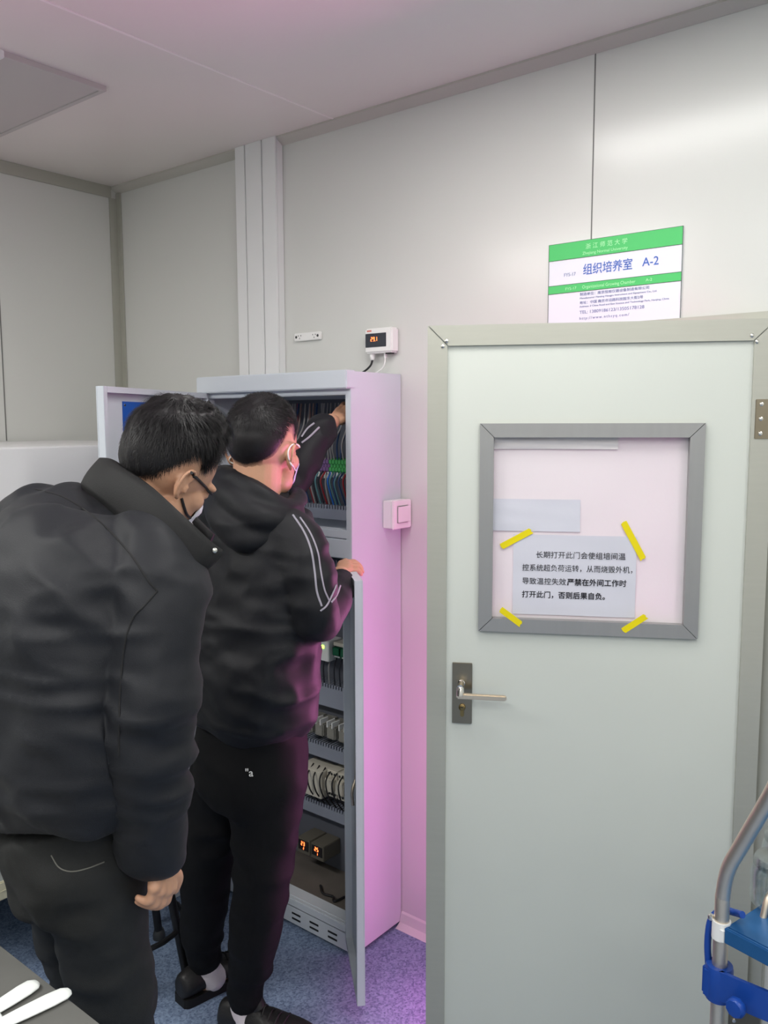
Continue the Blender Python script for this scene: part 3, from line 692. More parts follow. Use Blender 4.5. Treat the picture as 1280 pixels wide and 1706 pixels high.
# doors of the cabinet
def swing(name, hx, hy, vec, length, z0, z1, inner_sign, thick=0.02):
    ang = math.atan2(vec[1], vec[0])
    d = empty(name, Vector((hx, hy, 0))-OFF, ang); d.parent = cab
    mb = MB(); s_ = inner_sign
    mb.box((0, 0, z0), (length, -s_*0.002, z1)); rim = thick
    mb.box((0, 0, z0), (0.018, s_*rim, z1), 0.001); mb.box((length-0.018, 0, z0), (length, s_*rim, z1), 0.001)
    mb.box((0.018, 0, z0), (length-0.018, s_*rim, z0+0.016)); mb.box((0.018, 0, z1-0.016), (length-0.018, s_*rim, z1))
    return d, mb
hg_ = Vector((CX0+0.012, CYF-0.003, 0)); vec = None
for dd in np.arange(1.6, 3.0, 0.002):          # free edge: a door's width from the hinge
    q = at(163, 700, float(dd))-hg_; q.z = 0
    if vec is None or abs(q.length-0.648) < abs(vec.length-0.648): vec = q
d, mb = swing('upper_door', CX0+0.012, CYF-0.003, vec, 0.648, 1.335, 1.742, 1)
mb.build('door_panel', M['cab'], d)
MB().box((0.17, 0.0005, 1.36), (0.525, 0.0025, 1.705)).build('blue_film_sheet', M['blue_doc'], d)
mb = MB()
for (x, z) in ((0.515, 1.695),): mb.lathe((x, 0.0025, z), [(0.004, 0), (0.003, 0.002)], 10, (0, 1, 0))
mb.build('rivet', M['chrome'], d)
e = at(603.5, 966, 2.17); vec = Vector((e.x-(CX1-0.008), e.y-CYF+0.003, 0))
d, mb = swing('lower_door', CX1-0.008, CYF-0.003, vec, vec.length, 0.062, 1.24, -1)
mb.build('door_panel', M['cab'], d)
L_ = vec.length
lk = MB(); lk.box((L_-0.05, -0.018, 0.66), (L_-0.03, 0.0, 0.70), 0.003); lk.tube(curve_pts([(L_-0.04, -0.016, 0.69), (L_-0.032, -0.026, 0.66), (L_-0.036, -0.024, 0.62)], 4), 0.004, 8)
lk.build('latch', M['steel'], d, True)
d, mb = swing('lower_door', CX0+0.008, CYF-0.003, Vector((0.02, -0.30, 0)), 0.30, 0.062, 1.24, 1)
mb.build('door_panel', M['cab'], d)

# light switch on the cabinet's right side
ls = empty('light_switch', (CX1+0.0018, 1.976, 1.325), 0, 'square white light switch box on the pink lit cabinet side', 'light switch')
MB().box((0, 0, 0), (0.034, 0.086, 0.084), 0.002).build('back_box', M['white'], ls)
fp = MB().box((0.034, -0.002, -0.002), (0.043, 0.088, 0.086), 0.003).build('face_plate', M['white'], ls)
MB().box((0.043, 0.016, 0.016), (0.0465, 0.070, 0.068), 0.002).build('rocker', M['white'], fp)
# white power cord lying on the cabinet top
pc = MB(); pc.box((-2.005, 2.0, CZ+0.003), (-1.975, 2.02, CZ+0.018), 0.004)
pc.tube(curve_pts([(-1.978, 2.01, CZ+0.01), (-1.92, 2.02, CZ+0.007), (-1.85, 2.03, CZ+0.006), (-1.78, 2.04, CZ+0.006)], 6), 0.003, 8)
tag(pc.build('power_cord', M['white'], None, True), 'white power cord with plug lying on top of the grey cabinet', 'cord')

# ================================================================== CLEAN BENCH AT LEFT
BX0, BX1, BY0, BY1 = XL+0.02, -2.32, 0.75, 1.80
ben = empty('clean_bench', ((BX0+BX1)/2, (BY0+BY1)/2, 0), 0, 'white laboratory clean bench along left wall behind the two men', 'lab bench')
OB = Vector(ben.location)
def bb(mb, a, b, bev=0.0): mb.box(Vector(a)-OB, Vector(b)-OB, bev); return mb
M['bench'] = mat('bench_white_steel', rgb(222, 221, 222), 0.3)
M['bench_grey'] = mat('bench_grey_steel', rgb(168, 172, 168), 0.4)
mb = MB(); bb(mb, (BX0, BY0, 1.20), (BX1, BY1, 1.578), 0.004); bb(mb, (BX0, BY0, 0.84), (BX0+0.2, BY1, 1.20), 0.003)
bb(mb, (BX0, BY0, 0.84), (BX1-0.05, BY0+0.02, 1.20)); bb(mb, (BX0, BY1-0.02, 0.84), (BX1-0.05, BY1, 1.20)); mb.build('hood', M['bench'], ben)
mb = MB(); bb(mb, (BX0, BY0, 0.80), (BX1+0.01, BY1, 0.84), 0.003); bb(mb, (BX1-0.01, BY0, 0.785), (BX1+0.016, BY1, 0.80), 0.002); mb.build('work_surface', M['steel'], ben)
mb = MB(); bb(mb, (BX0, BY0, 0.30), (BX1, BY1, 0.785), 0.003); mb.build('base_cabinet', M['bench_grey'], ben)
mb = MB(); bb(mb, (BX1-0.03, BY0, 0.27), (BX1+0.008, BY1, 0.325), 0.003); bb(mb, (BX1+0.006, BY0, 0.296), (BX1+0.0095, BY1, 0.299)); mb.build('bottom_rail', mat('cream_rail', rgb(196, 192, 168), 0.4), ben)
for x in (BX0+0.05, BX1-0.06):
    for y in (BY0+0.05, BY1-0.09):
        mb = MB(); bb(mb, (x, y, 0), (x+0.04, y+0.04, 0.30)); mb.build('leg', M['dark'], ben)
mb = MB(); bb(mb, (BX1, BY0+0.1, 0.36), (BX1+0.003, BY0+0.5, 0.75), 0.001); bb(mb, (BX1, BY0+0.53, 0.36), (BX1+0.003, BY1-0.08, 0.75), 0.001); mb.build('base_door', M['bench_grey'], ben)
# stool
st = empty('stool', (-2.08, 1.36, 0), 0.3, 'black stool standing on floor between the two men', 'stool')
MB().lathe((0, 0, 0), [(0, 0.47), (0.13, 0.47), (0.15, 0.48), (0.155, 0.50), (0.145, 0.52), (0.05, 0.528), (0, 0.528)], 28).build('seat', M['black'], st, True)
for k in range(4):
    a = math.radians(90*k+100)
    leg = MB().tube([(0.10*math.cos(a), 0.10*math.sin(a), 0.475), (0.18*math.cos(a), 0.18*math.sin(a), 0.012)], 0.0125, 12).build('leg', M['black'], st, True)
    MB().lathe((0.18*math.cos(a), 0.18*math.sin(a), 0), [(0.02, 0), (0.02, 0.012), (0.015, 0.03), (0.013, 0.032)], 14).build('foot', M['dark'], leg, True)
ring = [(0.155*math.cos(a), 0.155*math.sin(a), 0.16) for a in np.linspace(0, 2*math.pi, 25)[:-1]]
MB().tube(ring, 0.008, 8, close=True).build('foot_ring', M['black'], st, True)

# ================================================================== TABLE AND GLOVE IN THE NEAR CORNER
tb = empty('work_table', (-1.45, 0.2, 0), 0, 'grey stone topped work table at the lower left corner', 'table')
OT = Vector(tb.location)
mb = MB(); mb.box(Vector((-2.2, -0.35, 0.745))-OT, Vector((-0.93, 0.624, 0.78))-OT, 0.003); mb.build('table_top', M['table'], tb)
for x in (-2.1, -1.03):
    for y in (-0.28, 0.5):
        MB().box(Vector((x, y, 0))-OT, Vector((x+0.05, y+0.05, 0.745))-OT, 0.002).build('leg', M['alu'], tb)
def on_table(x, y, z=0.78):
    q = at(x, y, 1.0)-Vector(CAM); return Vector(CAM)+q*((z-EYE)/q.z)
gp = [on_table(*q) for q in ((28, 1632+60), (0, 1700), (10, 1690), (60, 1650), (115, 1662))]
def fingerpoly(tip, base, wd, n=8):
    tip, base = Vector(tip), Vector(base); ax = (tip-base).normalized(); sd = Vector((-ax.y, ax.x, 0))
    P_ = [base+sd*wd*0.75]
    P_ += [tip-ax*wd+sd*wd*math.cos(a)+ax*wd*math.sin(a) for a in np.linspace(0, math.pi, n)]
    P_ += [base-sd*wd*0.75]; return P_
MBk = MB(); 
b1 = on_table(-25, 1716); b2 = on_table(2, 1722)
for tip, base in (((62, 1641), (-14, 1690)), ((118, 1655), (0, 1712))):
    a_ = on_table(*base); t_ = on_table(*tip)
    pl_ = fingerpoly(t_, a_, 0.0085)
    ax = (t_-a_)
    MBk.tube([a_+Vector((0, 0, 0.007)), a_+ax*0.35+Vector((0, 0, 0.0075)), a_+ax*0.7+Vector((0, 0, 0.008)), a_+ax*0.9+Vector((0, 0, 0.008)), a_+ax*0.975+Vector((0, 0, 0.007)), a_+ax+Vector((0, 0, 0.0065))],
             [0.013, 0.0155, 0.0165, 0.0150, 0.0100, 0.0030], 16)
a1, a2 = on_table(-14, 1690), on_table(0, 1712)
MBk.tube([a1+Vector((0, 0, 0.007)), a2+Vector((0, 0, 0.007))], 0.009, 10)
MBk.tube([(a1+a2)/2+Vector((0, 0, 0.007)), (a1+a2)/2+Vector((-0.09, -0.05, 0.008))], [0.012, 0.026], 14)
gl = MBk.build('glove', M['glove'], None, 'all')
for v in gl.data.vertices:                     # a flat glove: squash towards the table
    v.co.z = 0.7805+max(0.0, (v.co.z-0.7705))*0.26
tag(gl, 'white rubber glove with two fingers lying on the grey table', 'glove')

# ================================================================== TROLLEY AT RIGHT
tr = empty('trolley', (-0.405, 1.42, 0), 0, 'stainless steel trolley with blue shelves at lower right corner', 'trolley')
OR = Vector(tr.location); tx = Vector((0.966, -0.25, 0)).normalized(); ty = Vector((0.25, 0.966, 0)).normalized()
tr.matrix_world = Matrix(((tx.x, ty.x, 0, OR.x), (tx.y, ty.y, 0, OR.y), (0, 0, 1, 0), (0, 0, 0, 1)))
TI = tr.matrix_world.inverted()
TL, TW = 0.70, 0.30
def tl(x, y, d): return TI @ at(x, y, d)
hx = tl(1196, 1800, 1.47); top = tl(1207, 1470, 1.43)
handle = [(0.0, 0.0, 0.08), (0.0, 0.0, 0.45), (0.0, 0.0, 0.80), (0.001, 0.0, 0.845)]+[tuple(tl(*q)) for q in ((1214, 1448, 1.415), (1236, 1408, 1.385), (1283, 1328, 1.32), (1330, 1245, 1.26))]
he = Vector(handle[-1])
handle += [(he.x+0.03, he.y+0.05, he.z+0.02), (he.x+0.03, TW-0.05, he.z+0.02), (he.x, TW, he.z), (0.03, TW, 0.90), (0.02, TW, 0.85), (0.02, TW, 0.80)]
MB().tube(curve_pts(handle, 6), 0.0125, 16).build('handle_tube', M['steel'], tr, True)
for (x, y) in ((TL, 0), (TL, TW), (0.02, TW)):
    MB().tube([(x, y, 0.08), (x, y, 0.86)], 0.0125, 14).build('post', M['steel'], tr, True)
for z, nm in ((0.79, 'upper_shelf'), (0.42, 'lower_shelf')):
    mb = MB(); mb.box((0.014, -0.006, z-0.004), (TL, TW, z+0.004), 0.002)
    mb.box((0.014, -0.012, z-0.024), (TL, -0.006, z+0.004), 0.002); mb.box((0.012, -0.012, z-0.024), (0.018, TW, z+0.004), 0.002)
    mb.box((0.014, TW-0.006, z-0.024), (TL, TW, z+0.004), 0.002)
    mb.build(nm, M['tray'], tr)
gr_ = curve_pts([(0.035, 0.07, 0.79), (0.036, 0.09, 0.83), (0.043, 0.15, 0.865), (0.06, 0.20, 0.89), (0.25, 0.22, 0.89), (0.52, 0.22, 0.885), (0.55, 0.22, 0.84), (0.55, 0.22, 0.79)], 6)
MB().tube(gr_, 0.006, 10).build('guard_rail', M['steel'], tr, True)
MB().tube(curve_pts([(0.02, TW*0.2, 0.45), (0.06, TW*0.2, 0.52), (0.14, TW*0.2, 0.62), (0.3, TW*0.2, 0.74)], 6), 0.007, 10).build('brace', M['steel'], tr, True)
MB().tube([(0, 0, 0.765), (0, 0, 0.797)], 0.0155, 16).box((0.004, -0.0145, 0.768), (0.0135, 0.008, 0.788)).build('collar', M['white'], tr, True)
MB().lathe((-0.016, -0.006, 0.797), [(0, -0.006), (0.005, -0.004), (0.006, 0), (0.005, 0.004), (0, 0.006)], 12).build('collar_screw', M['chrome'], tr, True)
cl = MB(); cl.lathe((0, 0, 0), [(0.0135, 0.655), (0.0215, 0.655), (0.023, 0.66), (0.023, 0.71), (0.0215, 0.716), (0.0135, 0.716)], 24)
cl.box((-0.022, -0.022, 0.656), (0.0, 0.0, 0.714), 0.006)
bc = [Vector((0.01+0.24*a, -0.019+0.085*a-0.012*math.sin(a*math.pi), 0)) for a in np.linspace(0, 1, 14)]
cl.prism([(v.x, v.y) for v in bc]+[(v.x+0.002, v.y+0.007) for v in reversed(bc)], 0.664, 0.716)
clamp = cl.build('clamp_band', M['blue'], tr, True)
kn = MB(); pr = []
kn.lathe((0.052, -0.026, 0.682), [(0.014, 0), (0.0165, 0.003), (0.0165, 0.012), (0.014, 0.016), (0.006, 0.017), (0, 0.017)], 9, (0, -1, 0))
kn.build('clamp_knob', M['blue'], clamp, True)
lp = MB(); lp.tube(curve_pts([(-0.021, 0.0, 0.705), (-0.024, 0.0, 0.745), (-0.022, 0.004, 0.785), (-0.012, 0.02, 0.802), (0.008, 0.026, 0.805), (0.026, 0.02, 0.812)], 6), 0.006, 10)
lp.build('clamp_hook', M['blue'], clamp, True)
MB().lathe((0, 0, 0), [(0.03, 0.0), (0.034, 0.01), (0.034, 0.06), (0.03, 0.07), (0.01, 0.08)], 20).build('caster', M['dark'], tr, True)
# jars on the upper shelf
jar0 = None
def jar(loc, label):
    global jar0
    if jar0 is None:
        j_ = empty('glass_jar', loc)
        prof = [(0.0, 0.0), (0.038, 0.0), (0.043, 0.004), (0.0445, 0.012), (0.0445, 0.055), (0.042, 0.066), (0.036, 0.074), (0.036, 0.084), (0.0335, 0.084), (0.0335, 0.074), (0.0395, 0.065), (0.0415, 0.055), (0.0415, 0.013), (0.039, 0.008), (0.0, 0.007)]
        MB().lathe((0, 0, 0), prof, 40).build('jar_body', M['jar'], j_, 'all')
        lid = MB().lathe((0, 0, 0), [(0.0, 0.0895), (0.030, 0.0895), (0.0375, 0.088), (0.0395, 0.084), (0.0395, 0.070), (0.0375, 0.070), (0.0375, 0.083), (0.030, 0.086), (0.0, 0.086)], 40).build('lid', M['jar_lid'], j_, True)
        MB().lathe((0, 0, 0), [(0.0395, 0.0725), (0.0412, 0.074), (0.0395, 0.0755), (0.0395, 0.0785), (0.0412, 0.080), (0.0395, 0.0815)], 40).build('screw_thread', M['jar_lid'], lid, 'all')
        jar0 = j_; o = j_
    else:
        o = jar0.copy(); COL.objects.link(o)
        for ch in jar0.children:
            c = ch.copy(); COL.objects.link(c); c.parent = o
            for gch in ch.children:
                h = gch.copy(); COL.objects.link(h); h.parent = c
    o.location = loc; tag(o, label, 'jar', 'glass jars on the blue trolley shelf')
M['jar_lid'] = glass_mat('clear_plastic_lid', (0.86, 0.89, 0.89), 0.2, 0.6)
def shelf_pt(x, y):
    q = at(x, y, 1.0)-Vector(CAM); return Vector(CAM)+q*((0.7945-EYE)/q.z)
jar(shelf_pt(1294, 1507), 'clear glass jar with screw lid nearest the trolley handle')
jar(shelf_pt(1310, 1462), 'clear glass jar partly hidden behind the front jar')
# ================================================================== PEOPLE
HR = Vector(r0); HD = Vector((math.sin(YAW), math.cos(YAW), 0)); HZ = Vector((0, 0, 1))
def vnoise(p, seed=0):
    """smooth value noise in [-1, 1] for an (n, 3) array"""
    i = np.floor(p).astype(np.int64); f_ = p-i; f_ = f_*f_*(3-2*f_); out = np.zeros(len(p))
    for c in range(8):
        o = np.array([(c >> k) & 1 for k in range(3)]); q = i+o
        h = (q[:, 0]*374761393+q[:, 1]*668265263+q[:, 2]*2147483647+seed*974634777) & 0xFFFFFFFF
        h = ((h ^ (h >> 13))*1274126177) & 0xFFFFFFFF; h = (h ^ (h >> 16)) & 0xFFFF
        wgt = np.prod(np.where(o == 1, f_, 1-f_), axis=1); out += wgt*(h/32767.5-1)
    return out
def limb(mb, pts, n=14, sub=5):
    """tapering round-ended limb through (x, y, z, r)"""
    q = crom(pts, sub); P_ = [Vector(a[:3]) for a in q]; R_ = [max(a[3], 1e-4) for a in q]
    t0 = (P_[1]-P_[0]).normalized(); t1 = (P_[-1]-P_[-2]).normalized()
    caps0 = [(P_[0]-t0*R_[0]*math.sin(a), R_[0]*math.cos(a)) for a in (1.5, 1.1, 0.7, 0.35)]
    caps1 = [(P_[-1]+t1*R_[-1]*math.sin(a), R_[-1]*math.cos(a)) for a in (0.35, 0.7, 1.1, 1.5)]
    P_ = [a for a, _ in caps0]+P_+[a for a, _ in caps1]; R_ = [b for _, b in caps0]+R_+[b for _, b in caps1]
    vs, fs = sweep(P_, R_, n); mb.add(vs, fs)
def L4(v, r): return (v[0], v[1], v[2], r)
def ellipsoid(mb, c, rad, X, Y, Z, nu=20, nv=12):
    vs = []; fs = []
    for i in range(nv+1):
        th_ = math.pi*i/nv
        for k in range(nu):
            a = 2*math.pi*k/nu
            vs.append(Vector(c)+X*rad[0]*math.sin(th_)*math.cos(a)+Y*rad[1]*math.sin(th_)*math.sin(a)+Z*rad[2]*math.cos(th_))
    for i in range(nv):
        for k in range(nu): fs.append((i*nu+k, i*nu+(k+1) % nu, (i+1)*nu+(k+1) % nu, (i+1)*nu+k))
    mb.add(vs, fs)
def torso(mb, rings, R_, n=32, ex=2.5, sub=5):
    """rings of (centre, half width, half depth) round a spine; R_ = the body's right"""
    q = crom([(*c, w_, t_) for c, w_, t_ in rings], sub); vs = []; fs = []
    for i, a in enumerate(q):
        c = Vector(a[:3]); t = (Vector(q[min(i+1, len(q)-1)][:3])-Vector(q[max(i-1, 0)][:3])).normalized()
        R2 = (R_-t*R_.dot(t)).normalized(); F2 = t.cross(R2)
        for k in range(n):
            an = 2*math.pi*k/n; cs, sn = math.cos(an), math.sin(an)
            s_ = (abs(cs)**ex+abs(sn)**ex)**(-1/ex)
            vs.append(c+R2*a[3]*cs*s_+F2*a[4]*sn*s_)
    N = len(q)
    for i in range(N-1):
        for k in range(n): fs.append((i*n+k, i*n+(k+1) % n, (i+1)*n+(k+1) % n, (i+1)*n+k))
    fs.append(tuple(reversed(range(n)))); fs.append(tuple((N-1)*n+k for k in range(n))); mb.add(vs, fs)
def grow(mb, voxel, smooth=6, lam=0.5):
    """one continuous surface round everything collected"""
    o = mb.build('b', M['skin']); md = o.modifiers.new('r', 'REMESH'); md.mode = 'VOXEL'; md.voxel_size = voxel
    me = evaluated(o); relax(me, smooth, lam); return me
def relax(me, it, lam=0.5):
    n = len(me.vertices); co_ = np.empty(n*3); me.vertices.foreach_get('co', co_); co_ = co_.reshape(-1, 3)
    e = np.empty(len(me.edges)*2, int); me.edges.foreach_get('vertices', e); e = e.reshape(-1, 2)
    deg = np.bincount(e.ravel(), minlength=n)[:, None]
    for k in range(it):
        a = np.zeros_like(co_)
        for c in range(3): a[:, c] = np.bincount(e[:, 0], co_[e[:, 1], c], n)+np.bincount(e[:, 1], co_[e[:, 0], c], n)
        co_ += lam*(a/np.maximum(deg, 1)-co_)
    me.vertices.foreach_set('co', co_.ravel()); me.update()
def wrinkle(me, fn):
    n = len(me.vertices); co_ = np.empty(n*3); me.vertices.foreach_get('co', co_); co_ = co_.reshape(-1, 3)
    no = np.empty(n*3); me.vertices.foreach_get('normal', no); no = no.reshape(-1, 3)
    co_ += no*fn(co_)[:, None]; me.vertices.foreach_set('co', co_.ravel()); me.update()
def ridge(p, seed): return 1-2*np.abs(vnoise(p, seed))
def bvh_of(me): return BVHTree.FromPolygons([v.co[:] for v in me.vertices], [tuple(p.vertices) for p in me.polygons])
def on_surface(bvh, pix, off=0.001):
    """points of a surface seen at photo pixels, lifted off a little"""
    out = []
    for (x, y) in pix:
        d = (at(x, y, 1.0)-Vector(CAM)).normalized(); h = bvh.ray_cast(Vector(CAM), d)
        if h[0] is not None: out.append(h[0]+h[1]*off)
    return out
def seam_on(bvh, pix, r, name, m, parent, off=0.0):
    pts = on_surface(bvh, [tuple(p) for p in crom(pix, 6)], off)
    if len(pts) > 2: return MB().tube(pts, r, 6).build(name, m, parent, True)

class Head:
    def __init__(s, c, f, upv=HZ, k=1.0):
        s.c = Vector(c); s.f = f.normalized(); s.u = (upv-s.f*upv.dot(s.f)).normalized(); s.r = s.f.cross(s.u); s.k = k
    def fit_ear(s, px_, d):
        s.c += at(px_[0], px_[1], d)-s.p(0.084, -0.016, -0.002); return s
    def p(s, x, y, z): return s.c+(s.r*x+s.f*y+s.u*z)*s.k
    def ell(s, mb, c, rad, **kw): ellipsoid(mb, s.p(*c), [a*s.k for a in rad], s.r, s.f, s.u, **kw)
    def build(s, mb, neck, nr=0.058):
        s.ell(mb, (0, -0.014, 0.035), (0.077, 0.097, 0.090), nu=28, nv=18)
        s.ell(mb, (0, 0.030, -0.030), (0.062, 0.058, 0.072)); s.ell(mb, (0, 0.058, -0.088), (0.034, 0.032, 0.026))
        for q in (-1, 1):
            s.ell(mb, (q*0.046, 0.012, -0.060), (0.022, 0.034, 0.032)); s.ell(mb, (q*0.042, 0.048, -0.016), (0.024, 0.026, 0.024))
            s.ell(mb, (q*0.031, 0.072, 0.022), (0.027, 0.016, 0.010)); s.ell(mb, (q*0.032, 0.070, 0.004), (0.016, 0.014, 0.010))
            s.ell(mb, (q*0.013, 0.094, -0.032), (0.009, 0.010, 0.008))
            # ear: back plate, helix rim, lobe, tragus
            s.ell(mb, (q*0.0760, -0.018, -0.004), (0.005, 0.013, 0.022))
            rim = [(q*0.077, -0.002, 0.008), (q*0.083, -0.005, 0.021), (q*0.088, -0.017, 0.027), (q*0.091, -0.030, 0.018), (q*0.090, -0.032, 0.002), (q*0.086, -0.027, -0.014), (q*0.081, -0.018, -0.026), (q*0.077, -0.010, -0.030)]
            limb(mb, [L4(s.p(*a), b*s.k) for a, b in zip(rim, (0.0035, 0.0036, 0.0038, 0.004, 0.0038, 0.0038, 0.0055, 0.0045))], 10, 4)
            limb(mb, [L4(s.p(q*0.079, -0.004, -0.004), 0.0045*s.k), L4(s.p(q*0.080, -0.004, -0.014), 0.004*s.k)], 8, 2)
        limb(mb, [L4(s.p(0, 0.088, 0.020), 0.0075*s.k), L4(s.p(0, 0.094, -0.010), 0.009*s.k), L4(s.p(0, 0.099, -0.030), 0.0115*s.k)])
        limb(mb, [L4(s.p(-0.022, 0.080, -0.064), 0.006*s.k), L4(s.p(0, 0.090, -0.062), 0.008*s.k), L4(s.p(0.022, 0.080, -0.064), 0.006*s.k)])
        limb(mb, [L4(s.p(-0.018, 0.080, -0.073), 0.006*s.k), L4(s.p(0, 0.087, -0.073), 0.008*s.k), L4(s.p(0.018, 0.080, -0.073), 0.006*s.k)])
        n0 = s.p(0, -0.030, -0.020); nk = Vector(neck)
        limb(mb, [L4(n0, nr*s.k), L4(s.p(0, -0.034, -0.075)*0.75+nk*0.25, nr*s.k), L4(s.p(0, -0.034, -0.075)*0.3+nk*0.7, nr*s.k), L4(nk, nr*s.k)], 20)
    def dirv(s, az, el):
        a, e_ = math.radians(az), math.radians(el)
        return (s.f*math.cos(a)*math.cos(e_)+s.r*math.sin(a)*math.cos(e_)+s.u*math.sin(e_)).normalized()
    def local(s, v):
        d = Vector(v)-s.c; return np.array([d.dot(s.r), d.dot(s.f), d.dot(s.u)])/s.k
def lerp_tab(tab, x): return float(np.interp(x, [a for a, _ in tab], [b for _, b in tab]))
def make_hair(h, bvh, parent, tab, thick, L_str, n_str, crown, lift, seed, m, fade=lambda az, q: q/8):
    """cap of hair between the hairline (tab: |azimuth| -> elevation) and the crown, with strands lying on it"""
    org = h.p(0, -0.012, 0.03); NA, NE = 96, 44; vs = []; msk = []
    rs = np.random.default_rng(seed)
    def surf(az, el):
        d = h.dirv(az, el); hit = bvh.ray_cast(org, d)
        base = hit[0] if hit[0] is not None else org+d*0.095
        hl = lerp_tab(tab, abs((az+180) % 360-180)); q = el-hl
        t = thick(az, el, q)
        return base+d*t, d, t, q
    for i in range(NE+1):
        for k in range(NA):
            az = 360*k/NA-180; hl = lerp_tab(tab, abs(az)); el = hl-4+(90-hl+4)*(i/NE)
            p_, d, t, q = surf(az, min(el, 89.9)); vs.append(p_); msk.append(min(1, max(0, fade(az, q))))
    fs = [(i*NA+k, i*NA+(k+1) % NA, (i+1)*NA+(k+1) % NA, (i+1)*NA+k) for i in range(NE) for k in range(NA)]
    base = MB(); base.add(vs, fs)
    tmp = bpy.data.meshes.new('t'); tmp.from_pydata([tuple(v) for v in vs], [], fs); relax(tmp, 3)
    base.v = [tuple(v.co) for v in tmp.vertices]
    hb = bvh_of(tmp)
    cd = h.dirv(*crown); ch = hb.ray_cast(org, cd); cp = ch[0] if ch[0] is not None else org+cd*0.12
    for _ in range(n_str):
        az = rs.uniform(-180, 180); hl = lerp_tab(tab, abs(az)); sl = rs.uniform(math.sin(math.radians(hl+1)), 1.0); el = math.degrees(math.asin(sl))
        d = h.dirv(az, el); hit = hb.ray_cast(org, d)
        if hit[0] is None: continue
        if fade(az, el-hl) < 0.6: continue
        p_ = hit[0]; nrm = d
        fl = p_-cp; fl = fl-nrm*fl.dot(nrm); dist = fl.length
        if dist < 1e-4: continue
        fl.normalize(); sw = nrm.cross(fl)
        fl = (fl+sw*0.55*math.exp(-dist/0.04)+sw*rs.normal(0, 0.22)+h.f*0.35*max(0, d.dot(h.u)))
        fl = (fl-nrm*fl.dot(nrm)).normalized()
        Ln = L_str(az, el)*rs.uniform(0.6, 1.25); lf_ = lift(az, el)*rs.uniform(0.1, 1.4)
        wd = 0.0006*rs.uniform(0.6, 1.3); sd = nrm.cross(fl); pts = []
        for a in (0, 0.35, 0.7, 1.0):
            c = p_-nrm*0.002+fl*Ln*a+nrm*(lf_*math.sin(a*2.2)*0.8-dist*0)-nrm*(Ln*a)**2/0.2
            ww = wd*(1-a*0.85); pts += [c+sd*ww, c-sd*ww]
        base.add(pts, [(2*i, 2*i+1, 2*i+3, 2*i+2) for i in range(3)])
    me = bpy.data.meshes.new('hair'); me.from_pydata([tuple(v) for v in base.v], [], base.f); me.update()
    at_ = me.attributes.new('fade', 'FLOAT', 'POINT'); at_.data.foreach_set('value', msk+[1.0]*(len(me.vertices)-len(msk)))
    return mesh_obj('hair', me, m, parent)
def make_mask(h, bvh, parent, m, mloop, side_pts, loop_r=0.0016, span=54, right_paths=()):
    org = h.p(0, 0.015, -0.045); NA, NE = 40, 20; vs = []
    for i in range(NE+1):
        for k in range(NA+1):
            u_ = k/NA*2-1; v_ = i/NE
            az = u_*span; top_ = 36-22*abs(u_)**1.3; bot = -62+26*abs(u_)
            el = bot+(top_-bot)*v_; d = h.dirv(az, el); hit = bvh.ray_cast(org, d)
            q = hit[0] if hit[0] is not None else org+d*0.07
            puff = 0.004+0.010*(1-u_*u_)*math.sin(math.pi*v_)+0.0012*math.sin(v_*18)
            vs.append(q+d*puff)
    tmp = bpy.data.meshes.new('t'); N = NA+1
    fs = [(i*N+k, i*N+k+1, (i+1)*N+k+1, (i+1)*N+k) for i in range(NE) for k in range(NA)]
    tmp.from_pydata([tuple(v) for v in vs], [], fs); relax(tmp, 4)
    n = len(tmp.vertices); vs2 = [v.co.copy() for v in tmp.vertices]; inn = [a+(org-a).normalized()*0.0018 for a in vs2]
    mb = MB(); mb.add(vs2+inn, fs+[tuple(reversed([i+n for i in f])) for f in fs])
    bd = [i for i in range(N)]+[i*N+NA for i in range(1, NE+1)]+[NE*N+k for k in range(NA-1, -1, -1)]+[i*N for i in range(NE-1, 0, -1)]
    mb.add([], []); mb.f += [(bd[i], bd[(i+1) % len(bd)], bd[(i+1) % len(bd)]+n, bd[i]+n) for i in range(len(bd))]
    o = mb.build('face_mask', m, parent, 'all')
    for pth in right_paths:
        q = on_surface(bvh, [tuple(a) for a in crom(pth, 5)], loop_r*0.6)
        if len(q) > 2: MB().tube(q, loop_r, 8).build('ear_loop', mloop, o, True)
    for sd, col in ((-1, 0),):
        a0 = vs2[NE*N-N+col]; a1 = vs2[N+col]; pts = [a0]
        for (y, z) in side_pts:
            s0 = h.p(0, y, z); hit = bvh.ray_cast(s0, h.r*sd); q = hit[0] if hit[0] is not None else h.p(sd*0.08, y, z)
            if -0.034 < y < -0.001 and -0.03 < z < 0.03: q = h.p(sd*0.079, y+0.006, z)
            pts.append(q+h.r*sd*0.0015)
        pts.append(a1)
        MB().tube(curve_pts(pts, 5), loop_r, 8).build('ear_loop', mloop, o, True)
    return o
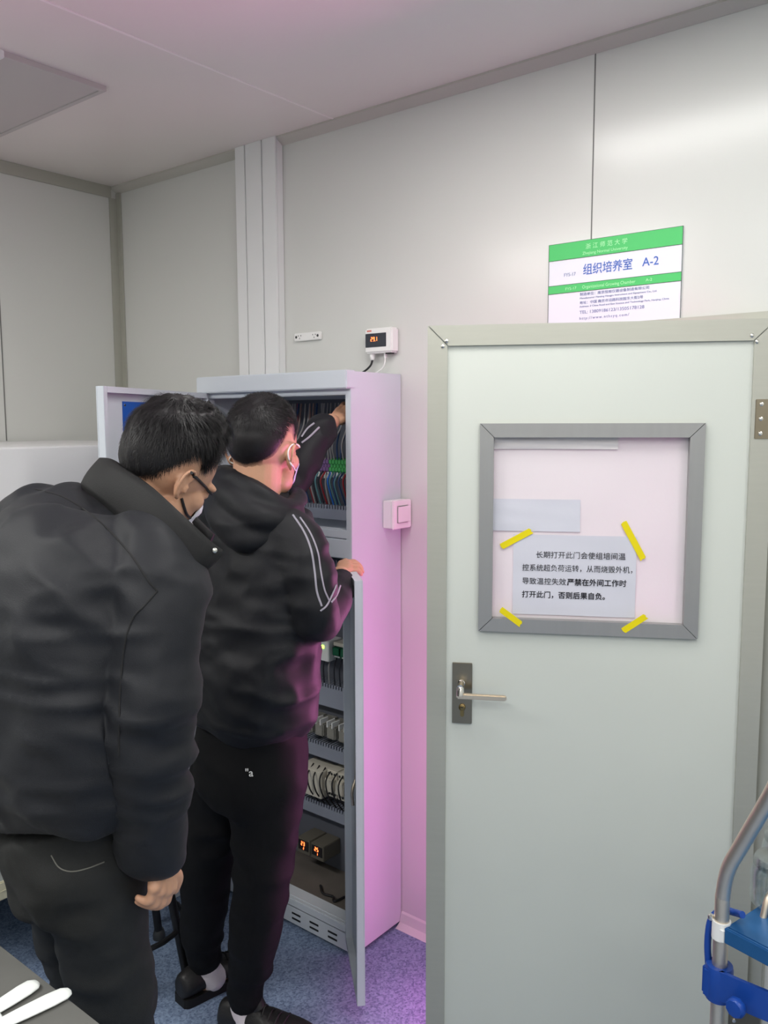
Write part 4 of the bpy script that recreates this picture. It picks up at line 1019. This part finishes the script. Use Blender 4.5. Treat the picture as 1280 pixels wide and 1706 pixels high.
def hand_at(mb, wrist, knuckles, pips, tips, thumb, rw=0.026, rk=0.0125, rf=0.0082):
    """palm and five separate fingers from explicit joints"""
    for kn, pp, tp in zip(knuckles, pips, tips):
        kn, pp, tp = Vector(kn), Vector(pp), Vector(tp); sc_ = 1.0 if kn is not knuckles[-1] else 0.85
        limb(mb, [L4(Vector(wrist)*0.85+kn*0.15, rk*1.1), L4((Vector(wrist)+kn)/2, rk*1.08), L4(kn, rk*0.95)], 12, 3)
        dip = pp*0.45+tp*0.55+((pp-kn).normalized()-(tp-pp).normalized())*0.003
        limb(mb, [L4(kn, rf*1.18), L4((kn+pp)/2, rf*1.02), L4(pp, rf*1.08), L4(dip, rf*0.95), L4(tp, rf*0.8)], 10, 4)
    t = [Vector(a) for a in thumb]
    limb(mb, [L4(Vector(wrist)*0.6+t[0]*0.4, 0.014), L4(t[0], 0.0135), L4(t[1], 0.0108), L4(t[2], 0.0088)], 10, 4)
def shoe(parent, heel, head, L_=0.285, label=None):
    """trainer: upper, sole, tongue, pull tab and laces; heel on the floor, head = heading"""
    f_ = Vector(head).normalized(); s_ = Vector((f_.y, -f_.x, 0)); h_ = Vector(heel)
    o_ = empty('shoe'); o_.parent = parent
    def pp(a, b, c): return h_+f_*a*L_+s_*b+HZ*c
    rows = [(0.0, 0.022, 0.02, 0.075), (0.03, 0.033, 0.02, 0.088), (0.15, 0.038, 0.02, 0.098), (0.30, 0.039, 0.02, 0.100), (0.42, 0.041, 0.02, 0.088), (0.55, 0.046, 0.02, 0.073), (0.70, 0.050, 0.02, 0.062), (0.85, 0.046, 0.02, 0.054), (0.95, 0.034, 0.02, 0.046), (1.0, 0.018, 0.022, 0.036)]
    mb = MB(); vs = []; n = 18; q = crom(rows, 3)
    for a, w_, z0, z1 in q:
        for k in range(n):
            an = 2*math.pi*k/n; cs, sn = math.cos(an), math.sin(an); s2 = (abs(cs)**2.8+abs(sn)**2.8)**(-1/2.8)
            tp = 0.62 if sn > 0 else 1.0
            wq = w_*(1-(1-tp)*max(0, sn)*(1 if a < 0.5 else 0.35))
            vs.append(pp(a, wq*cs*s2, (z0+z1)/2+(z1-z0)/2*sn*s2))
    fs = [(i*n+k, i*n+(k+1) % n, (i+1)*n+(k+1) % n, (i+1)*n+k) for i in range(len(q)-1) for k in range(n)]+[tuple(range(n)), tuple((len(q)-1)*n+k for k in range(n))]
    mb.add(vs, fs); me = grow(mb, 0.004, 3); mesh_obj('upper', me, M['shoe'], o_)
    outline = [(0, 0.024), (0.06, 0.036), (0.3, 0.042), (0.5, 0.048), (0.7, 0.054), (0.86, 0.049), (0.96, 0.034), (1.01, 0.012)]
    oc = crom(outline, 4); poly = [pp(a, b, 0) for a, b in oc]+[pp(a, -b, 0) for a, b in reversed(oc)]
    MB().prism([(v.x, v.y) for v in poly], 0.0, 0.026).build('sole', M['sole'], o_)
    mb = MB(); mb.tube([pp(0.40, 0, 0.085), pp(0.36, 0, 0.112), pp(0.33, 0, 0.135)], [0.022, 0.02, 0.010], 12); mb.build('tongue', M['shoe'], o_, True)
    mb = MB(); mb.tube(curve_pts([pp(0.36, 0.008, 0.125), pp(0.40, 0.006, 0.150), pp(0.44, 0, 0.146), pp(0.42, -0.006, 0.120)], 5), 0.004, 8); mb.build('pull_tab', M['sole'], o_, True)
    mb = MB()
    for a in (0.46, 0.53, 0.60, 0.67): mb.tube(curve_pts([pp(a, 0.034, 0.06), pp(a+0.01, 0.0, 0.094-(a-0.46)*0.12), pp(a, -0.034, 0.06)], 4), 0.0028, 6)
    mb.build('laces', M['sole'], o_, True)
    return o_
def px_ring(x, y, d, w_, t_): return (at(x, y, d), w_, t_)
def foot_under(x, y): 
    q = at(x, y, 1.0); return q
BR = Vector((1, 0, 0)); BF = Vector((0, 1, 0))

# ------------------------------------------------------------------ the man in front (bending, back to us)
f1 = (HR*math.sin(math.radians(35))+HD*math.cos(math.radians(35)))
f1 = (f1*math.cos(math.radians(30))-HZ*math.sin(math.radians(30))).normalized()
h1 = Head(at(268, 802, 1.55), f1, HZ+HR*0.34, 0.96).fit_ear((308, 807), 1.48)
T1 = [px_ring(122, 1338, 1.49, .168, .135), px_ring(116, 1285, 1.49, .190, .148), px_ring(112, 1210, 1.49, .198, .150), px_ring(112, 1120, 1.49, .200, .155), px_ring(122, 1000, 1.50, .205, .160),
      px_ring(122, 938, 1.52, .168, .140), px_ring(138, 890, 1.55, .112, .108), px_ring(178, 858, 1.55, .072, .075)]
SR = [L4(at(240, 930, 1.45), .078), L4(at(256, 975, 1.41), .077), L4(at(252, 1080, 1.38), .067), L4(at(250, 1195, 1.37), .063), L4(at(253, 1320, 1.40), .054), L4(at(259, 1408, 1.43), .046)]
SL = [L4(at(48, 895, 1.62), .078), L4(at(-10, 1000, 1.68), .070), L4(at(-20, 1160, 1.74), .064), L4(at(20, 1320, 1.80), .052), L4(at(60, 1400, 1.84), .045)]
hipR, hipL = at(154, 1440, 1.46), at(108, 1430, 1.56)
ankR = Vector((hipR.x+0.0, hipR.y+0.02, 0.09)); ankL = Vector((hipL.x-0.02, hipL.y+0.03, 0.09))
kneeR = hipR.lerp(ankR, 0.47)+Vector((0.0, 0.035, 0)); kneeL = hipL.lerp(ankL, 0.47)+Vector((0, 0.04, 0))
mb = MB(); h1.build(mb, at(246, 884, 1.54), 0.047)
torso(mb, [(c, w_*0.70, t_*0.70) for c, w_, t_ in T1[:-2]], BR)
limb(mb, [L4(at(246, 884, 1.54), .046), L4(at(195, 935, 1.52), .055), L4(at(140, 965, 1.51), .07)])
limb(mb, [(*a[:3], max(a[3]*0.55, 0.027)) for a in SR]+[L4(at(263, 1440, 1.425), .027)]); limb(mb, [(*a[:3], max(a[3]*0.55, 0.027)) for a in SL])
for hp_, kn_, an_ in ((hipR, kneeR, ankR), (hipL, kneeL, ankL)):
    limb(mb, [L4(hp_, .065), L4(hp_.lerp(kn_, .5), .055), L4(kn_, .048), L4(kn_.lerp(an_, .4), .046), L4(an_, .034)])
    limb(mb, [L4(an_+Vector((0, -0.02, -0.03)), .03), L4(an_+Vector((0, 0.14, -0.045)), .024)])
W1 = at(264, 1432, 1.425)
hand_at(mb, W1, [at(285, 1478, 1.445), at(277, 1483, 1.43), at(267, 1483, 1.415), at(257, 1478, 1.402)],
        [at(276, 1502, 1.448), at(268, 1507, 1.432), at(258, 1506, 1.417), at(249, 1500, 1.404)],
        [at(246, 1500, 1.45), at(236, 1505, 1.434), at(230, 1502, 1.418), at(230, 1496, 1.405)],
        [at(286, 1450, 1.45), at(296, 1462, 1.465), at(291, 1482, 1.47)])
LW = at(62, 1412, 1.845)
hand_at(mb, LW, [LW+Vector((a, b, -0.07)) for a, b in ((.02, .03), (.02, .01), (.02, -.01), (.02, -.03))], [LW+Vector((a, b, -0.105)) for a, b in ((.025, .032), (.026, .011), (.026, -.011), (.025, -.032))],
        [LW+Vector((a, b, -0.135)) for a, b in ((.012, .032), (.012, .011), (.012, -.011), (.012, -.03))], [LW+Vector((.01, .045, -.03)), LW+Vector((.02, .06, -.055)), LW+Vector((.02, .06, -.08))])
for q in (-1, 1): pass
bme = grow(mb, 0.0029, 3)
man1 = mesh_obj('person', bme, M['skin'])
tag(man1, 'man in black parka and charcoal jeans bending forward with face mask', 'person', 'men at the electrical cabinet')
bv1 = bvh_of(bme)
TAB1 = [(0, 52), (30, 51), (46, 48), (58, 40), (66, 26), (73, 6), (82, 4), (88, 18), (104, 16), (118, -14), (132, -38), (155, -52), (180, -56)]
def th1(az, el, q):
    base = 0.006+0.020*max(0, math.sin(math.radians(max(el, 0))))**0.8+0.006*math.cos(math.radians(az/2))**2*max(0, math.sin(math.radians(el)))
    clump = 0.006*math.sin(az*0.13+el*0.21)*max(0, math.sin(math.radians(el)))+0.003*math.sin(az*0.31-el*0.17)
    return (base+clump)*min(1, max(0, (q+3)/22))-0.001
make_hair(h1, bv1, man1, TAB1, th1, lambda az, el: 0.014+0.026*max(0, math.sin(math.radians(el))), 16000, (165, 62), lambda az, el: 0.002+0.007*max(0, math.sin(math.radians(el))), 3, M['hair_fade'], lambda az, q: q/9)
LOOP = [(0.034, -0.002), (0.008, 0.020), (-0.010, 0.031), (-0.028, 0.028), (-0.037, 0.012), (-0.037, -0.006), (-0.030, -0.022), (-0.012, -0.037), (0.020, -0.056)]
make_mask(h1, bv1, man1, M['mask_white'], M['black'], LOOP, 0.0028, 44, ([(318, 787), (328, 797), (340, 809), (350, 819), (356, 823)], [(302, 830), (306, 845), (311, 857), (320, 863), (334, 860), (345, 852)]))
# parka: body and sleeves in one piece
mb = MB(); torso(mb, T1, BR, ex=2.6); limb(mb, SR, 18); limb(mb, SL, 18)
limb(mb, [L4(at(236, 950, 1.46), .066), L4(at(125, 884, 1.55), .070), L4(at(52, 876, 1.61), .066)], 16)
jme = grow(mb, 0.0075, 10)
def wr1(c):
    p_ = c.copy(); out = 0.0070*ridge(p_*np.array([7, 7, 15]), 1)+0.0045*ridge(p_*np.array([15, 15, 30]), 2)
    arm = np.clip((p_[:, 0]+1.27)/0.06, 0, 1); out += arm*0.009*ridge(np.stack([p_[:, 0]*9, p_[:, 1]*9, p_[:, 2]*24+p_[:, 0]*10], 1), 4)
    out += 0.009*ridge(np.stack([p_[:, 0]*4+p_[:, 2]*3, p_[:, 1]*5, p_[:, 2]*5-p_[:, 0]*4], 1), 3)
    return out
wrinkle(jme, wr1); relax(jme, 1)
park = mesh_obj('parka', jme, M['jacket'], man1); jb = bvh_of(jme)
seam_on(jb, [(60, 815), (110, 830), (165, 868), (215, 920), (245, 965), (262, 985)], 0.0016, 'yoke_seam', M['seamthread'], park)
seam_on(jb, [(262, 985), (240, 1010), (222, 1030), (208, 1075), (200, 1160), (198, 1260)], 0.0018, 'armhole_seam', M['seamthread'], park)
mb = MB(); a_, b_ = at(262, 1405, 1.427), at(262, 1432, 1.427)
mb.tube([a_, a_.lerp(b_, .5), b_, b_, a_.lerp(b_, .7)], [0.0465, 0.0475, 0.046, 0.038, 0.037], 22, False); mb.build('cuff', M['jacket'], park, True)
# stand-up collar
def ribbon(name, up_pts, lo_pts, th_, m, parent, sub=6, rows=6, bulge=0.0):
    U = [Vector(p) for p in crom(up_pts, sub)]; Lo = [Vector(p) for p in crom(lo_pts, sub)]; n = len(U)
    cen = sum(U, Vector())/n; vs = []
    for lay in (0, 1):
        for i in range(n):
            for k in range(rows+1):
                a = k/rows; p_ = Lo[i].lerp(U[i], a); o_ = p_-cen; o_.z = 0
                p_ = p_+o_.normalized()*(bulge*math.sin(math.pi*a)-lay*th_*(0.6+0.4*math.sin(math.pi*a))); vs.append(p_)
    R1 = rows+1; fs = []
    for i in range(n-1):
        for k in range(rows):
            a = i*R1+k; fs.append((a, a+1, a+R1+1, a+R1)); b = a+n*R1; fs.append((b, b+R1, b+R1+1, b+1))
        for k in (0, rows): a = i*R1+k; fs.append((a, a+R1, a+R1+n*R1, a+n*R1))
    for i in (0, n-1):
        for k in range(rows): a = i*R1+k; fs.append((a, a+1, a+1+n*R1, a+n*R1))
    return MB().add(vs, fs).build(name, m, parent, 'all')
cu_ = [at(358, 890, 1.70), at(300, 836, 1.72), at(225, 786, 1.69), at(168, 765, 1.62), at(178, 764, 1.54), at(202, 778, 1.475), at(256, 814, 1.42), at(307, 860, 1.40), at(350, 900, 1.42), at(374, 918, 1.45)]
cl_ = [at(330, 940, 1.70), at(275, 890, 1.72), at(200, 836, 1.70), at(138, 812, 1.63), at(140, 816, 1.53), at(178, 846, 1.475), at(232, 896, 1.415), at(280, 935, 1.395), at(316, 954, 1.40), at(336, 957, 1.43)]
colr = ribbon('collar', cu_, cl_, 0.012, M['parka_collar'], park, 6, 6, 0.006)
sn_ = on_surface(bvh_of(colr.data), [(357, 917)], 0.001)
if sn_: MB().lathe(sn_[0], [(0.0045, -0.001), (0.0045, 0.0015), (0.003, 0.0025), (0, 0.0025)], 14, tuple((Vector(CAM)-sn_[0]).normalized())).build('snap_button', M['silver'], colr, True)
# grey shirt front between collar and face
mb = MB(); limb(mb, [L4(at(292, 880, 1.60), .034), L4(at(308, 915, 1.60), .034), L4(at(312, 980, 1.60), .036)], 14)
mesh_obj('shirt', grow(mb, 0.006, 4), mat('grey_shirt', rgb(150, 152, 150), 0.8, bump=0.1, scale=300), man1)
# jeans
mb = MB()
torso(mb, [(at(118, 1350, 1.50), .140, .12), (at(132, 1410, 1.50), .128, .122), (at(138, 1460, 1.51), .116, .118), (at(140, 1500, 1.51), .11, .105)], BR)
limb(mb, [L4(hipR+Vector((0, 0, 0.02)), .084), L4(hipR.lerp(kneeR, .4), .075), L4(kneeR, .063), L4(kneeR.lerp(ankR, .5), .060), L4(ankR+Vector((0, 0, 0.0)), .062)], 18)
limb(mb, [L4(hipL+Vector((0, 0, 0.02)), .075), L4(hipL.lerp(kneeL, .4), .074), L4(kneeL, .062), L4(kneeL.lerp(ankL, .5), .064), L4(ankL, .060)], 18)
tme = grow(mb, 0.0075, 8)
wrinkle(tme, lambda c: 0.007*ridge(c*np.array([9, 9, 18]), 5)+0.003*ridge(c*np.array([20, 20, 26]), 6)); relax(tme, 2)
jn = mesh_obj('jeans', tme, M['jeans'], man1); tb1 = bvh_of(tme)
seam_on(tb1, [(85, 1425), (98, 1445), (118, 1452), (145, 1447), (174, 1436)], 0.0011, 'pocket_stitching', M['thread'], jn)
shoe(man1, (ankR.x, ankR.y-0.06, 0), (0.15, 1, 0)); shoe(man1, (ankL.x, ankL.y-0.06, 0), (-0.1, 1, 0))

# ------------------------------------------------------------------ the man at the cabinet
f2 = (HR*math.sin(math.radians(21))+HD*math.cos(math.radians(21)))
f2 = (f2*math.cos(math.radians(2))-HZ*math.sin(math.radians(2))).normalized()
h2 = Head(at(444, 768, 2.11), f2, (HZ+HR*0.06).normalized(), 1.05).fit_ear((488, 762), 2.07)
T2 = [px_ring(416, 1208, 2.16, .142, .108), px_ring(418, 1180, 2.15, .160, .122), px_ring(424, 1120, 2.13, .168, .128), px_ring(432, 1030, 2.13, .170, .125), px_ring(440, 950, 2.14, .170, .122),
      px_ring(438, 885, 2.15, .150, .110), px_ring(436, 845, 2.15, .110, .09), px_ring(438, 820, 2.14, .07, .07)]
S2R = [L4(at(478, 890, 2.06), .066), L4(at(505, 925, 2.03), .064), L4(at(522, 985, 2.01), .059), L4(at(528, 1032, 2.02), .056), L4(at(548, 1018, 2.10), .047), L4(at(562, 990, 2.18), .040), L4(at(568, 972, 2.24), .035)]
S2L = [L4(at(372, 872, 2.24), .066), L4(at(420, 850, 2.32), .062), L4(at(480, 800, 2.36), .056), L4(at(510, 758, 2.38), .048), L4(at(538, 716, 2.42), .042)]
aR = at(409, 1672, 2.272); aL = at(345, 1606, 2.435)
kR, kL = at(436, 1470, 2.17), at(345, 1450, 2.32)
hR, hL = at(446, 1295, 2.13), at(376, 1290, 2.24)
mb = MB(); h2.build(mb, at(432, 850, 2.13))
torso(mb, [(c, w_*0.75, t_*0.75) for c, w_, t_ in T2[:-1]], BR)
limb(mb, [(*a[:3], max(a[3]*0.58, 0.025)) for a in S2R]+[L4(at(567, 958, 2.28), .025)]); limb(mb, [(*a[:3], max(a[3]*0.58, 0.025)) for a in S2L]+[L4(at(552, 703, 2.45), .025)])
for hp_, kn_, an_ in ((hR, kR, aR), (hL, kL, aL)):
    limb(mb, [L4(hp_, .075), L4(hp_.lerp(kn_, .5), .060), L4(kn_, .048), L4(kn_.lerp(an_, .4), .044), L4(an_, .032)])
limb(mb, [L4(aR+Vector((-.01, -.005, -.05)), .024), L4(aR+Vector((.12, .05, -.065)), .020)]); limb(mb, [L4(aL+Vector((0, -.01, -.05)), .024), L4(aL+Vector((0.012, .12, -.065)), .020)])
W2 = at(566, 960, 2.27)
hand_at(mb, W2, [at(576, 936, 2.36), at(580, 939, 2.345), at(582, 943, 2.325), at(582, 949, 2.305)],
        [at(590, 936, 2.372), at(594, 939, 2.352), at(596, 944, 2.332), at(595, 950, 2.312)],
        [at(600, 944, 2.372), at(603, 948, 2.352), at(604, 953, 2.332), at(602, 957, 2.314)],
        [at(570, 940, 2.36), at(578, 944, 2.38), at(584, 950, 2.385)], rk=0.0115, rf=0.0078)
W3 = at(550, 706, 2.45)
hand_at(mb, W3, [at(565, 683, 2.52), at(569, 688, 2.50), at(571, 693, 2.485), at(571, 699, 2.47)],
        [at(573, 673, 2.54), at(578, 678, 2.52), at(580, 684, 2.505), at(579, 692, 2.49)],
        [at(579, 682, 2.555), at(583, 687, 2.54), at(584, 693, 2.525), at(583, 700, 2.50)],
        [at(560, 700, 2.49), at(569, 703, 2.52), at(576, 700, 2.54)], rk=0.012, rf=0.008)
bme = grow(mb, 0.0029, 3)
man2 = mesh_obj('person', bme, M['skin'])
tag(man2, 'man in dark hooded tracksuit and white mask reaching into the cabinet', 'person', 'men at the electrical cabinet')
bv2 = bvh_of(bme)
TAB2 = [(0, 42), (30, 38), (50, 28), (64, 8), (74, -8), (82, -6), (88, 16), (104, 18), (116, -4), (130, -26), (155, -38), (180, -42)]
def th2(az, el, q):
    t = max(0, math.sin(math.radians(el)))
    base = 0.0022+0.020*max(0, (t-0.25)/0.75)**0.7+0.006*max(0, -math.cos(math.radians(az)))*max(0, 1-abs(el-5)/40)
    return (base+0.002*math.sin(az*0.2+el*0.3)*t)*min(1, max(0, (q+3)/26))-0.0008
make_hair(h2, bv2, man2, TAB2, th2, lambda az, el: 0.006+0.018*max(0, math.sin(math.radians(el))), 14000, (160, 55), lambda az, el: 0.001+0.005*max(0, math.sin(math.radians(el))), 4, M['hair_fade'], lambda az, q: q/float(np.interp(abs(az), [0, 40, 70, 110, 140, 180], [12, 20, 30, 26, 12, 9])))
make_mask(h2, bv2, man2, M['mask_lilac'], M['white'], LOOP, 0.0021, 62, ([(507, 756), (500, 746), (492, 740), (484, 743), (480, 752), (481, 764), (487, 776), (494, 788), (499, 795)],))
mb = MB(); torso(mb, T2, BR, ex=2.4); limb(mb, S2R, 18); limb(mb, S2L, 18)
limb(mb, [L4(at(476, 880, 2.08), .06), L4(at(440, 862, 2.14), .075), L4(at(378, 866, 2.22), .06)], 16)
jme = grow(mb, 0.0075, 9)
def wr2(c):
    out = 0.0070*ridge(c*np.array([8, 8, 16]), 11)+0.0042*ridge(c*np.array([17, 17, 30]), 12)
    lowb = np.clip((1.16-c[:, 2])/0.2, 0, 1)
    out += lowb*0.011*ridge(np.stack([c[:, 0]*5, c[:, 1]*5, c[:, 2]*17+c[:, 0]*6], 1), 13)
    return out
wrinkle(jme, wr2); relax(jme, 1)
jk = mesh_obj('hooded_jacket', jme, M['hoodie'], man2); jb = bvh_of(jme)
seam_on(jb, [(488, 858), (506, 885), (518, 915), (524, 950), (528, 985), (536, 1010)], 0.0026, 'piping', M['piping'], jk, 0.0005)
seam_on(jb, [(500, 862), (517, 888), (529, 918), (534, 948), (540, 980), (548, 1000)], 0.0022, 'piping', M['piping'], jk, 0.0005)
seam_on(jb, [(552, 1004), (562, 990), (567, 976)], 0.0024, 'piping', M['piping'], jk, 0.0005)
seam_on(jb, [(534, 1018), (545, 1008), (556, 985), (560, 975)], 0.0022, 'piping', M['piping'], jk, 0.0005)
seam_on(jb, [(503, 738), (516, 728), (532, 712)], 0.003, 'piping', M['piping'], jk, 0.0005)
seam_on(jb, [(503, 728), (512, 715), (524, 705)], 0.003, 'piping', M['piping'], jk, 0.0005)
for a_, b_, r_ in ((at(566, 980, 2.215), at(569, 966, 2.258), .0355), (at(527, 727, 2.405), at(542, 710, 2.432), .043)):
    mb = MB(); mb.tube([a_, a_.lerp(b_, .3), a_.lerp(b_, .8), b_, b_, a_.lerp(b_, .7)], [r_*0.97, r_*1.02, r_*1.0, r_*0.95, r_*0.8, r_*0.78], 20, False); mb.build('cuff', M['hoodie'], jk, True)
# hood lying in folds round the neck
mb = MB()
ring = [at(497, 832, 2.13), at(478, 846, 2.06), at(440, 826, 2.03), at(398, 800, 2.06), at(370, 790, 2.14), at(388, 790, 2.23), at(440, 805, 2.27), at(488, 824, 2.22)]
rp = [Vector(p) for p in crom(ring+ring[:1], 5)][:-1]
vs_, fs_ = sweep(rp, [0.024]*len(rp), 12, False, True); mb.add(vs_, fs_)
limb(mb, [L4(at(364, 800, 2.17), .026), L4(at(380, 824, 2.06), .034), L4(at(425, 858, 2.02), .040), L4(at(470, 870, 2.04), .032), L4(at(497, 856, 2.09), .022)], 14)
limb(mb, [L4(at(358, 826, 2.16), .03), L4(at(372, 862, 2.06), .038), L4(at(408, 896, 2.02), .038), L4(at(450, 898, 2.025), .026)], 14)
hme = grow(mb, 0.006, 6)
wrinkle(hme, lambda c: 0.004*ridge(np.stack([c[:, 0]*8, c[:, 1]*8, c[:, 2]*26], 1), 21)); relax(hme, 2)
mesh_obj('hood', hme, M['hoodie'], jk)
# tracksuit trousers
mb = MB()
torso(mb, [(at(418, 1190, 2.15), .140, .105), (at(418, 1235, 2.16), .150, .115), (at(416, 1290, 2.17), .152, .120), (at(414, 1330, 2.18), .14, .108)], BR)
limb(mb, [L4(hR, .098), L4(hR.lerp(kR, .45), .087), L4(kR, .074), L4(at(424, 1560, 2.21), .064), L4(at(414, 1625, 2.25), .052), L4(at(410, 1662, 2.270), .041)], 18)
limb(mb, [L4(hL, .095), L4(hL.lerp(kL, .45), .082), L4(kL, .068), L4(at(338, 1530, 2.38), .060), L4(at(339, 1570, 2.41), .052), L4(at(343, 1600, 2.432), .043)], 18)
tme = grow(mb, 0.0075, 8)
wrinkle(tme, lambda c: 0.006*ridge(c*np.array([9, 9, 13]), 31)+np.clip((0.45-c[:, 2])/0.3, 0, 1)*0.006*ridge(c*np.array([10, 10, 30]), 32)); relax(tme, 2)
tk = mesh_obj('track_trousers', tme, M['trousers'], man2); tb2 = bvh_of(tme)
lg = on_surface(tb2, [(417, 1287), (425, 1287), (417, 1279)], 0.0015)
if len(lg) == 3:
    ax = (lg[1]-lg[0]).normalized(); uz = (lg[2]-lg[0]); uz = (uz-ax*uz.dot(ax)).normalized(); oz = ax.cross(uz)
    mb = MB(); text_into(mb, '"a', 0.026, (lg[0]-ax*0.012-uz*0.008+oz*0.002, ax, uz, oz), (0, 0), 0.0002, 1, None, 0.0004); mb.build('printed_mark', M['white'], tk)
mb = MB(); limb(mb, [L4(aR+Vector((0, 0, 0.035)), .036), L4(aR+Vector((-.003, -.003, -0.015)), .038), L4(aR+Vector((.012, .005, -0.045)), .043)], 16); mesh_obj('sock', grow(mb, 0.004, 2), M['sock'], man2)
mb = MB(); limb(mb, [L4(aL+Vector((0, 0, 0.035)), .036), L4(aL+Vector((0, 0, -0.015)), .038), L4(aL+Vector((0, 0.015, -0.045)), .044)], 16); mesh_obj('sock', grow(mb, 0.004, 2), M['sock'], man2)
hd = Vector((0.93, 0.36, 0)).normalized(); shoe(man2, Vector((aR.x, aR.y, 0))-hd*0.075, hd)
hd = Vector((0.1, 1, 0)).normalized(); shoe(man2, Vector((aL.x-0.012, aL.y, 0))-hd*0.085, hd)
